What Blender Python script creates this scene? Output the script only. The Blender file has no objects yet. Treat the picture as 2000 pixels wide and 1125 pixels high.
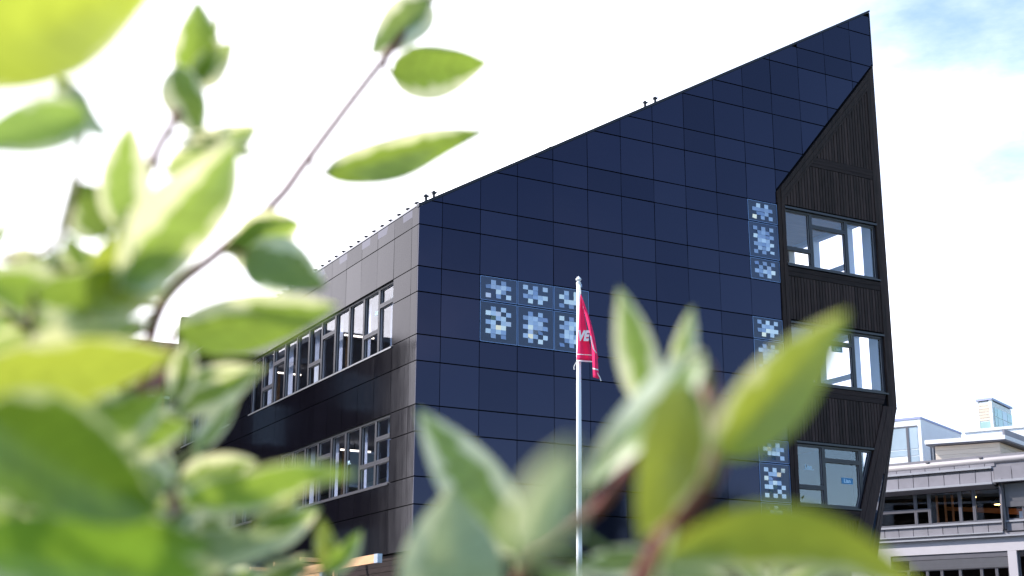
import bpy, bmesh, math, random
from mathutils import Vector, Matrix, Euler
random.seed(11)
R = math.radians
SC = bpy.context.scene
COL = SC.collection

# ------------------------------------------------------------------ camera
F_PX, PITCH, ROLL = 2762.13, 0.26718, 0.00231
CAM = Vector((0, 0, 1.6))
cam_data = bpy.data.cameras.new('camera')
cam = bpy.data.objects.new('camera', cam_data); COL.objects.link(cam)
cam_data.sensor_width = 36.0
cam_data.lens = F_PX / 2000 * 36.0
cam_data.clip_start = 0.05
cam_data.clip_end = 3000
cam_data.dof.use_dof = True
cam_data.dof.focus_distance = 45.0
cam_data.dof.aperture_fstop = 7.2
cam_data.dof.aperture_blades = 9
cam.matrix_world = Matrix.Translation(CAM) @ Matrix.Rotation(math.pi/2 + PITCH, 4, 'X') @ Matrix.Rotation(ROLL, 4, 'Z')
SC.camera = cam

# ------------------------------------------------------------------ sky, sun, exposure
SUN_EL = R(42)
SUN_DIR = Vector((-1.0, 0.02, 0)).normalized()           # horizontal direction towards the sun
w = bpy.data.worlds.new('World'); SC.world = w; w.use_nodes = True
nt = w.node_tree; N = nt.nodes; L = nt.links
for n in list(N): N.remove(n)
def nd(t, **kw):
    n = N.new(t)
    for k, v in kw.items(): setattr(n, k, v)
    return n
def wmath(op, a, b=None, c=None, clamp=False):
    n = nd('ShaderNodeMath', operation=op, use_clamp=clamp)
    for i, v in enumerate((a, b, c)):
        if v is None: continue
        if isinstance(v, (int, float)): n.inputs[i].default_value = v
        else: L.new(v, n.inputs[i])
    return n.outputs[0]
sky = nd('ShaderNodeTexSky', sky_type='NISHITA')
sky.sun_disc = False
sky.sun_elevation = SUN_EL
sky.sun_rotation = math.atan2(SUN_DIR.x, SUN_DIR.y)
sky.air_density = 1.0; sky.dust_density = 0.4; sky.ozone_density = 2.5
tc = nd('ShaderNodeTexCoord')
mp = nd('ShaderNodeMapping'); mp.inputs['Scale'].default_value = (2.2, 2.2, 5.5)
L.new(tc.outputs['Generated'], mp.inputs['Vector'])
noi = nd('ShaderNodeTexNoise'); noi.inputs['Scale'].default_value = 2.1; noi.inputs['Detail'].default_value = 7; noi.inputs['Roughness'].default_value = 0.58
L.new(mp.outputs[0], noi.inputs['Vector'])
dt = nd('ShaderNodeVectorMath', operation='DOT_PRODUCT'); dt.inputs[1].default_value = (-0.62, 0.785, 0.0)
L.new(tc.outputs['Generated'], dt.inputs[0])
cov = wmath('MULTIPLY_ADD', dt.outputs['Value'], 0.62, -0.15)      # cloud bank lies on the sun's side, opens to clear blue away from it
cov = wmath('MAXIMUM', cov, 0.05)                                  # a few thin clouds there too
cl = wmath('ADD', wmath('MULTIPLY_ADD', noi.outputs['Fac'], 0.40, 0.30), cov)
cr = nd('ShaderNodeMapRange', interpolation_type='SMOOTHSTEP'); cr.inputs['From Min'].default_value = 0.555; cr.inputs['From Max'].default_value = 0.94
L.new(cl, cr.inputs['Value'])
mixc = nd('ShaderNodeMix', data_type='RGBA')
L.new(cr.outputs[0], mixc.inputs['Factor'])
L.new(sky.outputs[0], mixc.inputs['A'])
mixc.inputs['B'].default_value = (10.5, 10.3, 11.0, 1)
bg = nd('ShaderNodeBackground'); bg.inputs['Strength'].default_value = 0.11
L.new(mixc.outputs['Result'], bg.inputs['Color'])
out = nd('ShaderNodeOutputWorld'); L.new(bg.outputs[0], out.inputs['Surface'])

sun_data = bpy.data.lights.new('sun', 'SUN'); sun_data.energy = 2.4; sun_data.angle = R(0.6); sun_data.color = (1, 0.95, 0.87)
sun = bpy.data.objects.new('sun', sun_data); COL.objects.link(sun)
sd = Vector((SUN_DIR.x*math.cos(SUN_EL), SUN_DIR.y*math.cos(SUN_EL), math.sin(SUN_EL)))
sun.rotation_euler = sd.to_track_quat('Z', 'Y').to_euler(); sun.location = (-20, 5, 40)

vs = SC.view_settings
SC.display_settings.display_device = 'sRGB'
vs.view_transform = 'Standard'; vs.look = 'None'; vs.gamma = 1; vs.use_curve_mapping = False
vs.exposure = 1.6
SC.cycles.max_bounces = 10; SC.cycles.transparent_max_bounces = 24; SC.cycles.transmission_bounces = 6
SC.cycles.sample_clamp_indirect = 6

# ------------------------------------------------------------------ pixel -> direction (photo pixels, 2000 x 1125)
def ray(x, y):
    u = (x-1000)/F_PX; v = -(y-562.5)/F_PX
    c, s = math.cos(ROLL), math.sin(ROLL)
    u, v = u*c - v*s, u*s + v*c
    c, s = math.cos(PITCH), math.sin(PITCH)
    return Vector((u, c - v*s, s + v*c))
def at_dist(x, y, d): return CAM + ray(x, y).normalized()*d
def at_height(x, y, z):
    r = ray(x, y); return CAM + r*((z-CAM.z)/r.z)
def at_y(x, y, Y):
    r = ray(x, y); return CAM + r*(Y/r.y)

# ------------------------------------------------------------------ materials
MATS = {}
def mat(name, col, rough=0.6, spec=0.5, metal=0.0, noise=0.0, nscale=6.0, bump=0.0, bscale=20.0, ior=1.45, emit=None, stretch=None, wave=None):
    m = bpy.data.materials.new(name); m.use_nodes = True
    t = m.node_tree; b = t.nodes['Principled BSDF']
    b.inputs['Base Color'].default_value = (*col, 1); b.inputs['Roughness'].default_value = rough
    b.inputs['Specular IOR Level'].default_value = spec; b.inputs['Metallic'].default_value = metal; b.inputs['IOR'].default_value = ior
    tcn = t.nodes.new('ShaderNodeTexCoord'); src = tcn.outputs['Object']
    if stretch:
        mpn = t.nodes.new('ShaderNodeMapping'); mpn.inputs['Scale'].default_value = stretch
        t.links.new(src, mpn.inputs[0]); src = mpn.outputs[0]
    if noise:
        nn = t.nodes.new('ShaderNodeTexNoise'); nn.inputs['Scale'].default_value = nscale; nn.inputs['Detail'].default_value = 6
        t.links.new(src, nn.inputs['Vector'])
        oi = t.nodes.new('ShaderNodeObjectInfo')
        ad = t.nodes.new('ShaderNodeMath'); ad.operation = 'MULTIPLY_ADD'; ad.inputs[1].default_value = 0.35
        t.links.new(oi.outputs['Random'], ad.inputs[0]); t.links.new(nn.outputs['Fac'], ad.inputs[2])
        mr = t.nodes.new('ShaderNodeMapRange'); mr.inputs['From Min'].default_value = 0.4; mr.inputs['From Max'].default_value = 0.95
        mr.inputs['To Min'].default_value = 1-noise; mr.inputs['To Max'].default_value = 1+noise
        t.links.new(ad.outputs[0], mr.inputs['Value'])
        mx = t.nodes.new('ShaderNodeVectorMath'); mx.operation = 'SCALE'; mx.inputs[0].default_value = col
        t.links.new(mr.outputs[0], mx.inputs['Scale']); t.links.new(mx.outputs[0], b.inputs['Base Color'])
    if bump:
        bn = t.nodes.new('ShaderNodeTexNoise'); bn.inputs['Scale'].default_value = bscale; bn.inputs['Detail'].default_value = 4
        t.links.new(src, bn.inputs['Vector'])
        bp = t.nodes.new('ShaderNodeBump'); bp.inputs['Strength'].default_value = bump; bp.inputs['Distance'].default_value = 0.02
        t.links.new(bn.outputs['Fac'], bp.inputs['Height']); t.links.new(bp.outputs[0], b.inputs['Normal'])
    if emit:
        b.inputs['Emission Color'].default_value = (*emit[0], 1); b.inputs['Emission Strength'].default_value = emit[1]
    MATS[name] = m
    return m
def glass(name, tint=(0.86, 0.9, 0.95), f0=0.07, rough=0.0):
    m = bpy.data.materials.new(name); m.use_nodes = True
    t = m.node_tree
    for n in list(t.nodes): t.nodes.remove(n)
    o = t.nodes.new('ShaderNodeOutputMaterial'); mx = t.nodes.new('ShaderNodeMixShader'); lw = t.nodes.new('ShaderNodeLayerWeight'); lw.inputs['Blend'].default_value = 0.5
    tr = t.nodes.new('ShaderNodeBsdfTransparent'); gl = t.nodes.new('ShaderNodeBsdfGlossy')
    pw = t.nodes.new('ShaderNodeMath'); pw.operation = 'POWER'; pw.inputs[1].default_value = 5.0
    fr = t.nodes.new('ShaderNodeMath'); fr.operation = 'MULTIPLY_ADD'; fr.inputs[1].default_value = 1-f0; fr.inputs[2].default_value = f0
    t.links.new(lw.outputs['Facing'], pw.inputs[0]); t.links.new(pw.outputs[0], fr.inputs[0])
    tr.inputs['Color'].default_value = (*tint, 1); gl.inputs['Roughness'].default_value = rough
    tcn = t.nodes.new('ShaderNodeTexCoord'); bn = t.nodes.new('ShaderNodeTexNoise'); bn.inputs['Scale'].default_value = 0.9; bn.inputs['Detail'].default_value = 1
    bp = t.nodes.new('ShaderNodeBump'); bp.inputs['Strength'].default_value = 0.05; bp.inputs['Distance'].default_value = 0.02
    t.links.new(tcn.outputs['Object'], bn.inputs[0]); t.links.new(bn.outputs['Fac'], bp.inputs['Height']); t.links.new(bp.outputs[0], gl.inputs['Normal'])
    t.links.new(fr.outputs[0], mx.inputs[0]); t.links.new(tr.outputs[0], mx.inputs[1]); t.links.new(gl.outputs[0], mx.inputs[2]); t.links.new(mx.outputs[0], o.inputs[0])
    MATS[name] = m
    return m
def leaf_mat(name, green, cream, edge, trans, seed):
    m = bpy.data.materials.new(name); m.use_nodes = True
    t = m.node_tree; NN = t.nodes; LL = t.links
    for n in list(NN): NN.remove(n)
    def M(op, a, b=None, c=None):
        n = NN.new('ShaderNodeMath'); n.operation = op
        for i, v in enumerate((a, b, c)):
            if v is None: continue
            if isinstance(v, (int, float)): n.inputs[i].default_value = v
            else: LL.new(v, n.inputs[i])
        return n.outputs[0]
    uv = NN.new('ShaderNodeUVMap'); sp = NN.new('ShaderNodeSeparateXYZ'); LL.new(uv.outputs[0], sp.inputs[0])
    oi = NN.new('ShaderNodeObjectInfo')
    off = NN.new('ShaderNodeVectorMath'); off.operation = 'ADD'
    cb = NN.new('ShaderNodeCombineXYZ'); LL.new(M('MULTIPLY', oi.outputs['Random'], 40.0), cb.inputs[2])
    LL.new(uv.outputs[0], off.inputs[0]); LL.new(cb.outputs[0], off.inputs[1])
    n1 = NN.new('ShaderNodeTexNoise'); n1.inputs['Scale'].default_value = 5.5; n1.inputs['Detail'].default_value = 3; LL.new(off.outputs[0], n1.inputs[0])
    signed = M('MULTIPLY_ADD', sp.outputs[0], 2.0, -1.0)
    across = M('ABSOLUTE', signed)
    lop = M('ABSOLUTE', M('ADD', signed, M('MULTIPLY_ADD', M('FRACT', M('MULTIPLY', oi.outputs['Random'], 7.0)), 0.56, -0.28)))   # cream margin wider on one side
    # side veins: dark thin lines running out from the midrib
    vein = M('SINE', M('MULTIPLY', M('SUBTRACT', sp.outputs[1], M('MULTIPLY', across, 0.16)), 46.0))
    veinf = M('MULTIPLY', M('POWER', M('MULTIPLY_ADD', vein, 0.5, 0.5), 8.0), 0.18)
    e = M('ADD', lop, M('MULTIPLY_ADD', n1.outputs['Fac'], 0.95, -0.475))
    e = M('ADD', e, M('MULTIPLY', vein, 0.035))
    mr = NN.new('ShaderNodeMapRange'); mr.inputs['From Min'].default_value = edge; mr.inputs['From Max'].default_value = edge + 0.10
    LL.new(e, mr.inputs['Value'])
    n2 = NN.new('ShaderNodeTexNoise'); n2.inputs['Scale'].default_value = 9; n2.inputs['Detail'].default_value = 4; LL.new(off.outputs[0], n2.inputs[0])
    bright = M('SUBTRACT', M('MULTIPLY_ADD', n2.outputs['Fac'], 0.6, 0.72), veinf)
    bright = M('MULTIPLY', bright, M('MULTIPLY_ADD', oi.outputs['Random'], 0.5, 0.75))
    g = NN.new('ShaderNodeVectorMath'); g.operation = 'SCALE'; g.inputs[0].default_value = green; LL.new(bright, g.inputs['Scale'])
    mx = NN.new('ShaderNodeMix'); mx.data_type = 'RGBA'; LL.new(mr.outputs[0], mx.inputs['Factor']); LL.new(g.outputs[0], mx.inputs['A']); mx.inputs['B'].default_value = (*cream, 1)
    # light that comes through a leaf is yellower than light that comes off it
    tcol = NN.new('ShaderNodeMix'); tcol.data_type = 'RGBA'; tcol.blend_type = 'MULTIPLY'; tcol.inputs['Factor'].default_value = 1
    LL.new(mx.outputs['Result'], tcol.inputs['A']); tcol.inputs['B'].default_value = (1.18, 1.02, 0.72, 1)
    d = NN.new('ShaderNodeBsdfDiffuse'); LL.new(mx.outputs['Result'], d.inputs[0])
    tr = NN.new('ShaderNodeBsdfTranslucent'); LL.new(tcol.outputs['Result'], tr.inputs[0])
    s1 = NN.new('ShaderNodeMixShader'); s1.inputs[0].default_value = trans; LL.new(d.outputs[0], s1.inputs[1]); LL.new(tr.outputs[0], s1.inputs[2])
    gl = NN.new('ShaderNodeBsdfGlossy'); gl.inputs['Roughness'].default_value = 0.42
    s2 = NN.new('ShaderNodeMixShader'); s2.inputs[0].default_value = 0.045; LL.new(s1.outputs[0], s2.inputs[1]); LL.new(gl.outputs[0], s2.inputs[2])
    o = NN.new('ShaderNodeOutputMaterial'); LL.new(s2.outputs[0], o.inputs[0])
    MATS[name] = m
    return m

def panel_mat(name, base, coat_rough, ior, spec, stretch, ribs):
    """Dark module glass: a near-black bluish body under an anti-reflective pane that is not quite flat."""
    m = mat(name, base, rough=coat_rough, spec=spec, ior=ior, noise=0.12, nscale=0.7)
    t = m.node_tree; b = t.nodes['Principled BSDF']
    tcn = t.nodes.new('ShaderNodeTexCoord')
    n = t.nodes.new('ShaderNodeTexNoise'); n.inputs['Scale'].default_value = 0.55; n.inputs['Detail'].default_value = 2
    t.links.new(tcn.outputs['Object'], n.inputs[0])
    bp = t.nodes.new('ShaderNodeBump'); bp.inputs['Strength'].default_value = 0.24; bp.inputs['Distance'].default_value = 0.02
    t.links.new(n.outputs['Fac'], bp.inputs['Height'])
    mp2 = t.nodes.new('ShaderNodeMapping'); mp2.inputs['Scale'].default_value = stretch
    t.links.new(tcn.outputs['Object'], mp2.inputs[0])
    n2 = t.nodes.new('ShaderNodeTexNoise'); n2.inputs['Scale'].default_value = 1; n2.inputs['Detail'].default_value = 2
    t.links.new(mp2.outputs[0], n2.inputs[0])
    bp2 = t.nodes.new('ShaderNodeBump'); bp2.inputs['Strength'].default_value = ribs; bp2.inputs['Distance'].default_value = 0.003
    t.links.new(n2.outputs['Fac'], bp2.inputs['Height']); t.links.new(bp.outputs[0], bp2.inputs['Normal'])
    t.links.new(bp2.outputs[0], b.inputs['Normal'])
    # coatings differ a little from module to module, and a film of dust dulls the pane in streaks
    oi = t.nodes.new('ShaderNodeObjectInfo'); mr = t.nodes.new('ShaderNodeMapRange'); mr.inputs['To Min'].default_value = spec*0.88; mr.inputs['To Max'].default_value = spec*1.14
    t.links.new(oi.outputs['Random'], mr.inputs['Value']); t.links.new(mr.outputs[0], b.inputs['Specular IOR Level'])
    n3 = t.nodes.new('ShaderNodeTexNoise'); n3.inputs['Scale'].default_value = 1.0; n3.inputs['Detail'].default_value = 5
    mp3 = t.nodes.new('ShaderNodeMapping'); mp3.inputs['Scale'].default_value = (3, 3, 0.5); t.links.new(tcn.outputs['Object'], mp3.inputs[0]); t.links.new(mp3.outputs[0], n3.inputs[0])
    mr3 = t.nodes.new('ShaderNodeMapRange'); mr3.inputs['From Min'].default_value = 0.3; mr3.inputs['From Max'].default_value = 0.75; mr3.inputs['To Min'].default_value = coat_rough*0.85; mr3.inputs['To Max'].default_value = coat_rough*1.2
    t.links.new(n3.outputs['Fac'], mr3.inputs['Value']); t.links.new(mr3.outputs[0], b.inputs['Roughness'])
    return m

panel_mat('pv_glass', (0.0012, 0.0020, 0.011), 0.07, 1.5, 0.47, (14, 14, 0.6), 0.05)
MATS['pv_glass'].node_tree.nodes['Principled BSDF'].inputs['Specular Tint'].default_value = (0.66, 0.64, 1.0, 1)   # blue bloom of the anti-reflective coating
panel_mat('pv_glass_side', (0.0022, 0.0018, 0.0035), 0.11, 1.45, 0.25, (14, 14, 0.5), 0.16)
MATS['pv_glass_side'].node_tree.nodes['Principled BSDF'].inputs['Specular Tint'].default_value = (0.90, 0.82, 1.0, 1)
mat('black_core', (0.006, 0.006, 0.009), 0.9, 0.1)
mat('black_trim', (0.012, 0.012, 0.02), 0.45, 0.4)
mat('tarred_wood', (0.037, 0.0225, 0.021), 0.72, 0.25, noise=0.55, nscale=5, bump=0.35, bscale=24, stretch=(5, 5, 0.35))
mat('tarred_wood_h', (0.023, 0.014, 0.014), 0.75, 0.25, noise=0.5, nscale=5, bump=0.3, bscale=24, stretch=(0.35, 0.35, 5))
mat('window_frame', (0.022, 0.021, 0.030), 0.4, 0.5, noise=0.15, nscale=3)
mat('gasket', (0.20, 0.20, 0.23), 0.4, 0.5)
glass('window_glass', (0.90, 0.92, 0.98), 0.085)
glass('clear_glass', (0.94, 0.96, 0.98), 0.03)
mat('room_white', (0.74, 0.74, 0.80), 0.8, 0.2, noise=0.05, nscale=1)
mat('room_ceiling', (0.50, 0.30, 0.16), 0.7, 0.2, noise=0.2, nscale=3, stretch=(0.4, 5, 5))
mat('office_ceiling', (0.22, 0.24, 0.30), 0.8, 0.2, noise=0.06, nscale=1)
mat('room_floor', (0.30, 0.27, 0.24), 0.7, 0.2, noise=0.1, nscale=2)
mat('tube_light', (0.9, 0.9, 0.9), 0.5, 0.3, emit=((1, 0.86, 0.7), 1.6))
mat('curtain', (0.66, 0.66, 0.70), 0.85, 0.1, noise=0.1, nscale=2, stretch=(9, 9, 0.2))
mat('cell_glass', (0.05, 0.10, 0.25), 0.05, 1.0, ior=2.2, noise=0.35, nscale=2.5)
mat('cell_border', (0.03, 0.045, 0.10), 0.25, 0.5, noise=0.3, nscale=30)
mat('cell_edge', (0.20, 0.32, 0.62), 0.3, 0.5)
mat('sticker_blue', (0.06, 0.22, 0.42), 0.5, 0.3)
mat('sticker_letter', (0.55, 0.75, 0.9), 0.5, 0.3)
mat('clamp_metal', (0.02, 0.02, 0.025), 0.4, 0.5)
mat('rail_metal', (0.25, 0.25, 0.27), 0.35, 0.5, metal=0.7)
mat('pole_white', (0.80, 0.80, 0.82), 0.28, 0.5, noise=0.04, nscale=3)
m_ = mat('flag_red', (0.90, 0.05, 0.20), 0.75, 0.15, noise=0.10, nscale=6, bump=0.12, bscale=30)
t_ = m_.node_tree; b_ = t_.nodes['Principled BSDF']; tl_ = t_.nodes.new('ShaderNodeBsdfTranslucent'); tl_.inputs[0].default_value = (0.92, 0.04, 0.18, 1)
mx_ = t_.nodes.new('ShaderNodeMixShader'); mx_.inputs[0].default_value = 0.4
t_.links.new(b_.outputs[0], mx_.inputs[1]); t_.links.new(tl_.outputs[0], mx_.inputs[2]); t_.links.new(mx_.outputs[0], t_.nodes['Material Output'].inputs[0])
mat('flag_white', (0.82, 0.78, 0.80), 0.75, 0.15)
mat('cord', (0.75, 0.73, 0.70), 0.8, 0.1)
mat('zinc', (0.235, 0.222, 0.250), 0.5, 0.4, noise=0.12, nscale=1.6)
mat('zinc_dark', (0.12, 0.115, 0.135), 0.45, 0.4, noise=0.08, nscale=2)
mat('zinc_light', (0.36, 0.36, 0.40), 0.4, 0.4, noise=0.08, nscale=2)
mat('roof_pale', (0.70, 0.69, 0.70), 0.55, 0.3, noise=0.06, nscale=1)
mat('gutter', (0.38, 0.35, 0.36), 0.45, 0.4, noise=0.15, nscale=2, stretch=(0.4, 3, 3))
mat('render_white', (0.50, 0.47, 0.51), 0.8, 0.2, noise=0.05, nscale=1.2)
mat('blind', (0.26, 0.25, 0.27), 0.5, 0.3, noise=0.06, nscale=3)
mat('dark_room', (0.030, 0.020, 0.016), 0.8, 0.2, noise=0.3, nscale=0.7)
mat('orange_wood', (0.38, 0.14, 0.05), 0.6, 0.2, noise=0.25, nscale=2)
mat('lamp_shade', (0.03, 0.035, 0.045), 0.4, 0.4)
mat('lamp_glow', (0.9, 0.7, 0.4), 0.5, 0.3, emit=((1, 0.62, 0.25), 4))
mat('white_cladding', (0.76, 0.76, 0.80), 0.6, 0.3, noise=0.03, nscale=1)
mat('edge_blue', (0.33, 0.35, 0.55), 0.5, 0.3)
mat('beige_boards', (0.62, 0.52, 0.44), 0.75, 0.2, noise=0.12, nscale=2, stretch=(0.3, 0.3, 4))
mat('pale_glass', (0.34, 0.40, 0.46), 0.05, 0.9, noise=0.2, nscale=0.4)
mat('green_glass', (0.30, 0.44, 0.42), 0.08, 0.9, noise=0.2, nscale=0.5)
mat('red_wood', (0.30, 0.09, 0.05), 0.6, 0.2, noise=0.2, nscale=3)
mat('brown_boards', (0.052, 0.040, 0.040), 0.8, 0.2, noise=0.35, nscale=3, stretch=(0.3, 0.3, 3))
mat('window_white', (0.62, 0.68, 0.78), 0.5, 0.3)
mat('pane_dark', (0.03, 0.05, 0.09), 0.04, 1.0, ior=1.7)
mat('new_timber', (0.62, 0.36, 0.20), 0.7, 0.2, noise=0.22, nscale=3, bump=0.1, stretch=(4, 0.4, 4))
mat('galvanised', (0.34, 0.38, 0.46), 0.35, 0.5, metal=0.6, noise=0.15, nscale=8)
mat('bark', (0.085, 0.060, 0.045), 0.85, 0.2, noise=0.3, nscale=8, bump=0.4, bscale=16)
mat('tree_leaf', (0.055, 0.095, 0.022), 0.6, 0.3, noise=0.45, nscale=0.8)
mat('stem_red', (0.15, 0.045, 0.040), 0.5, 0.35, noise=0.3, nscale=40)
mat('stem_green', (0.20, 0.24, 0.09), 0.55, 0.35, noise=0.2, nscale=40)
mat('asphalt', (0.055, 0.055, 0.06), 0.9, 0.2, noise=0.2, nscale=3, bump=0.3, bscale=60)
mat('lawn', (0.06, 0.10, 0.025), 0.9, 0.1, noise=0.3, nscale=2, bump=0.4, bscale=40)
leaf_mat('leaf_lime', (0.262, 0.335, 0.050), (0.52, 0.57, 0.38), 0.90, 0.55, 1)
leaf_mat('leaf_green', (0.215, 0.335, 0.062), (0.60, 0.67, 0.50), 0.70, 0.48, 2)
leaf_mat('leaf_variegated', (0.245, 0.365, 0.085), (0.70, 0.75, 0.58), 0.48, 0.48, 3)
leaf_mat('leaf_pale', (0.34, 0.45, 0.30), (0.58, 0.66, 0.50), 0.75, 0.45, 4)
leaf_mat('leaf_deep', (0.155, 0.280, 0.034), (0.46, 0.55, 0.34), 0.86, 0.45, 5)

# ------------------------------------------------------------------ object helpers
def obj(name, me, material=None, parent=None):
    o = bpy.data.objects.new(name, me); COL.objects.link(o)
    if material and not me.materials: me.materials.append(MATS[material])
    if parent is not None: o.parent = parent
    return o
def empty(name, loc, rz=0, label=None, cat=None, group=None):
    o = bpy.data.objects.new(name, None); COL.objects.link(o)
    o.location = loc; o.rotation_euler = (0, 0, rz); o.empty_display_size = 0.5
    tag(o, label, cat, group)
    return o
def tag(o, label=None, cat=None, group=None, kind=None):
    if label: o['label'] = label
    if cat: o['category'] = cat
    if group: o['group'] = group
    if kind: o['kind'] = kind
    return o
class MB:
    """collects simple solids, then builds ONE mesh"""
    def __init__(s): s.bm = bmesh.new()
    def prism(s, poly, d0, d1, fn):
        a = [s.bm.verts.new(fn(u, z, d0)) for u, z in poly]
        b = [s.bm.verts.new(fn(u, z, d1)) for u, z in poly]
        n = len(poly)
        s.bm.faces.new(a); s.bm.faces.new(b[::-1])
        for i in range(n): s.bm.faces.new((a[i], b[i], b[(i+1) % n], a[(i+1) % n]))
        return s
    def box(s, x0, x1, y0, y1, z0, z1):
        return s.prism([(x0, z0), (x1, z0), (x1, z1), (x0, z1)], y0, y1, lambda u, z, d: (u, d, z))
    def tube(s, pts, radii, seg=8, cap=True):
        rings = []
        for i, p in enumerate(pts):
            p = Vector(p)
            t = (Vector(pts[min(i+1, len(pts)-1)]) - Vector(pts[max(i-1, 0)]))
            t = t.normalized() if t.length > 1e-9 else Vector((0, 0, 1))
            a = t.orthogonal().normalized() if i == 0 else (prev - t*prev.dot(t)).normalized()
            prev = a; b = t.cross(a)
            r = radii[i] if hasattr(radii, '__len__') else radii
            rings.append([s.bm.verts.new(p + (a*math.cos(k*2*math.pi/seg) + b*math.sin(k*2*math.pi/seg))*r) for k in range(seg)])
        for r0, r1 in zip(rings, rings[1:]):
            for k in range(seg): s.bm.faces.new((r0[k], r0[(k+1) % seg], r1[(k+1) % seg], r1[k]))
        if cap: s.bm.faces.new(rings[0][::-1]); s.bm.faces.new(rings[-1])
        return s
    def mesh(s, name, smooth=False):
        bmesh.ops.recalc_face_normals(s.bm, faces=s.bm.faces[:])
        me = bpy.data.meshes.new(name); s.bm.to_mesh(me); s.bm.free()
        if smooth:
            for p in me.polygons: p.use_smooth = True
        return me
    def build(s, name, material, parent=None, smooth=False): return obj(name, s.mesh(name, smooth), material, parent)
def clip(poly, a, b, c):
    """keep the part of a convex polygon where a*u + b*z <= c"""
    res = []
    for i in range(len(poly)):
        p, q = poly[i], poly[(i+1) % len(poly)]
        fp, fq = a*p[0]+b*p[1]-c, a*q[0]+b*q[1]-c
        if fp <= 0: res.append(p)
        if (fp < 0 < fq) or (fq < 0 < fp):
            t = fp/(fp-fq); res.append((p[0]+(q[0]-p[0])*t, p[1]+(q[1]-p[1])*t))
    return res
def area(p): return abs(sum(p[i][0]*p[(i+1) % len(p)][1]-p[(i+1) % len(p)][0]*p[i][1] for i in range(len(p))))/2
def rect(u0, u1, z0, z1): return [(u0, z0), (u1, z0), (u1, z1), (u0, z1)]

# ------------------------------------------------------------------ ground
gm = MB(); gm.box(-700, 700, -300, 1200, -0.5, 0.0)
tag(gm.build('ground', 'lawn'), kind='structure')
gm = MB(); gm.box(-60, 70, 8, 120, 0.0, 0.004)
tag(gm.build('pavement', 'asphalt'), kind='structure')

# ================================================================== the black building
# local frame: x = along the big module facade, y = along the side facade, z up; heights measured from Z0
YA = 0.50048; KX, KY = -2.67791, 38.66622; Z0 = 14.09
BL = empty('black_building', (KX, KY, 0), YA, 'black building clad in dark solar modules with steep wedge roof', 'building')
fA = lambda u, z, d: (u, d, z+Z0)                # facade with the wedge gable; d = inwards
fB = lambda u, z, d: (d, u, z+Z0)                # long side facade
S_, T_, W_, OA, OB = 0.7574, 1.2426, 1.2413, 0.7463, 0.4675
LEV = [-(5*T_+4*S_)]
for i in range(20): LEV.append(LEV[-1] + (T_ if i % 2 == 0 else S_))
UA_END = 17.88; DEPTH = 26.0
roof = lambda u: 0.62 + 0.5805*u
U_WOOD = 13.16
dsl = (8.88-3.25)/(17.92-U_WOOD)                 # slope of the line where modules give way to timber
rnd = random.Random(4)
GH, GV = 0.017, 0.009                            # half joint widths

# structural core behind the modules
MB().prism([(0.06, LEV[0]), (U_WOOD, LEV[0]), (U_WOOD, 3.20), (17.86, 8.76), (17.86, roof(17.86)-0.08), (0.06, roof(0.06)-0.08)], 0.06, 0.32, fA).build('gable_core', 'black_core', BL)
# ---- modules of the gable facade
cols = [0.0] + [OA + i*W_ for i in range(15)]
# semi-transparent modules: (column index, row index in LEV)
semi = {(2, 6), (2, 7), (3, 6), (3, 7), (4, 6), (4, 7)}
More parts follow.
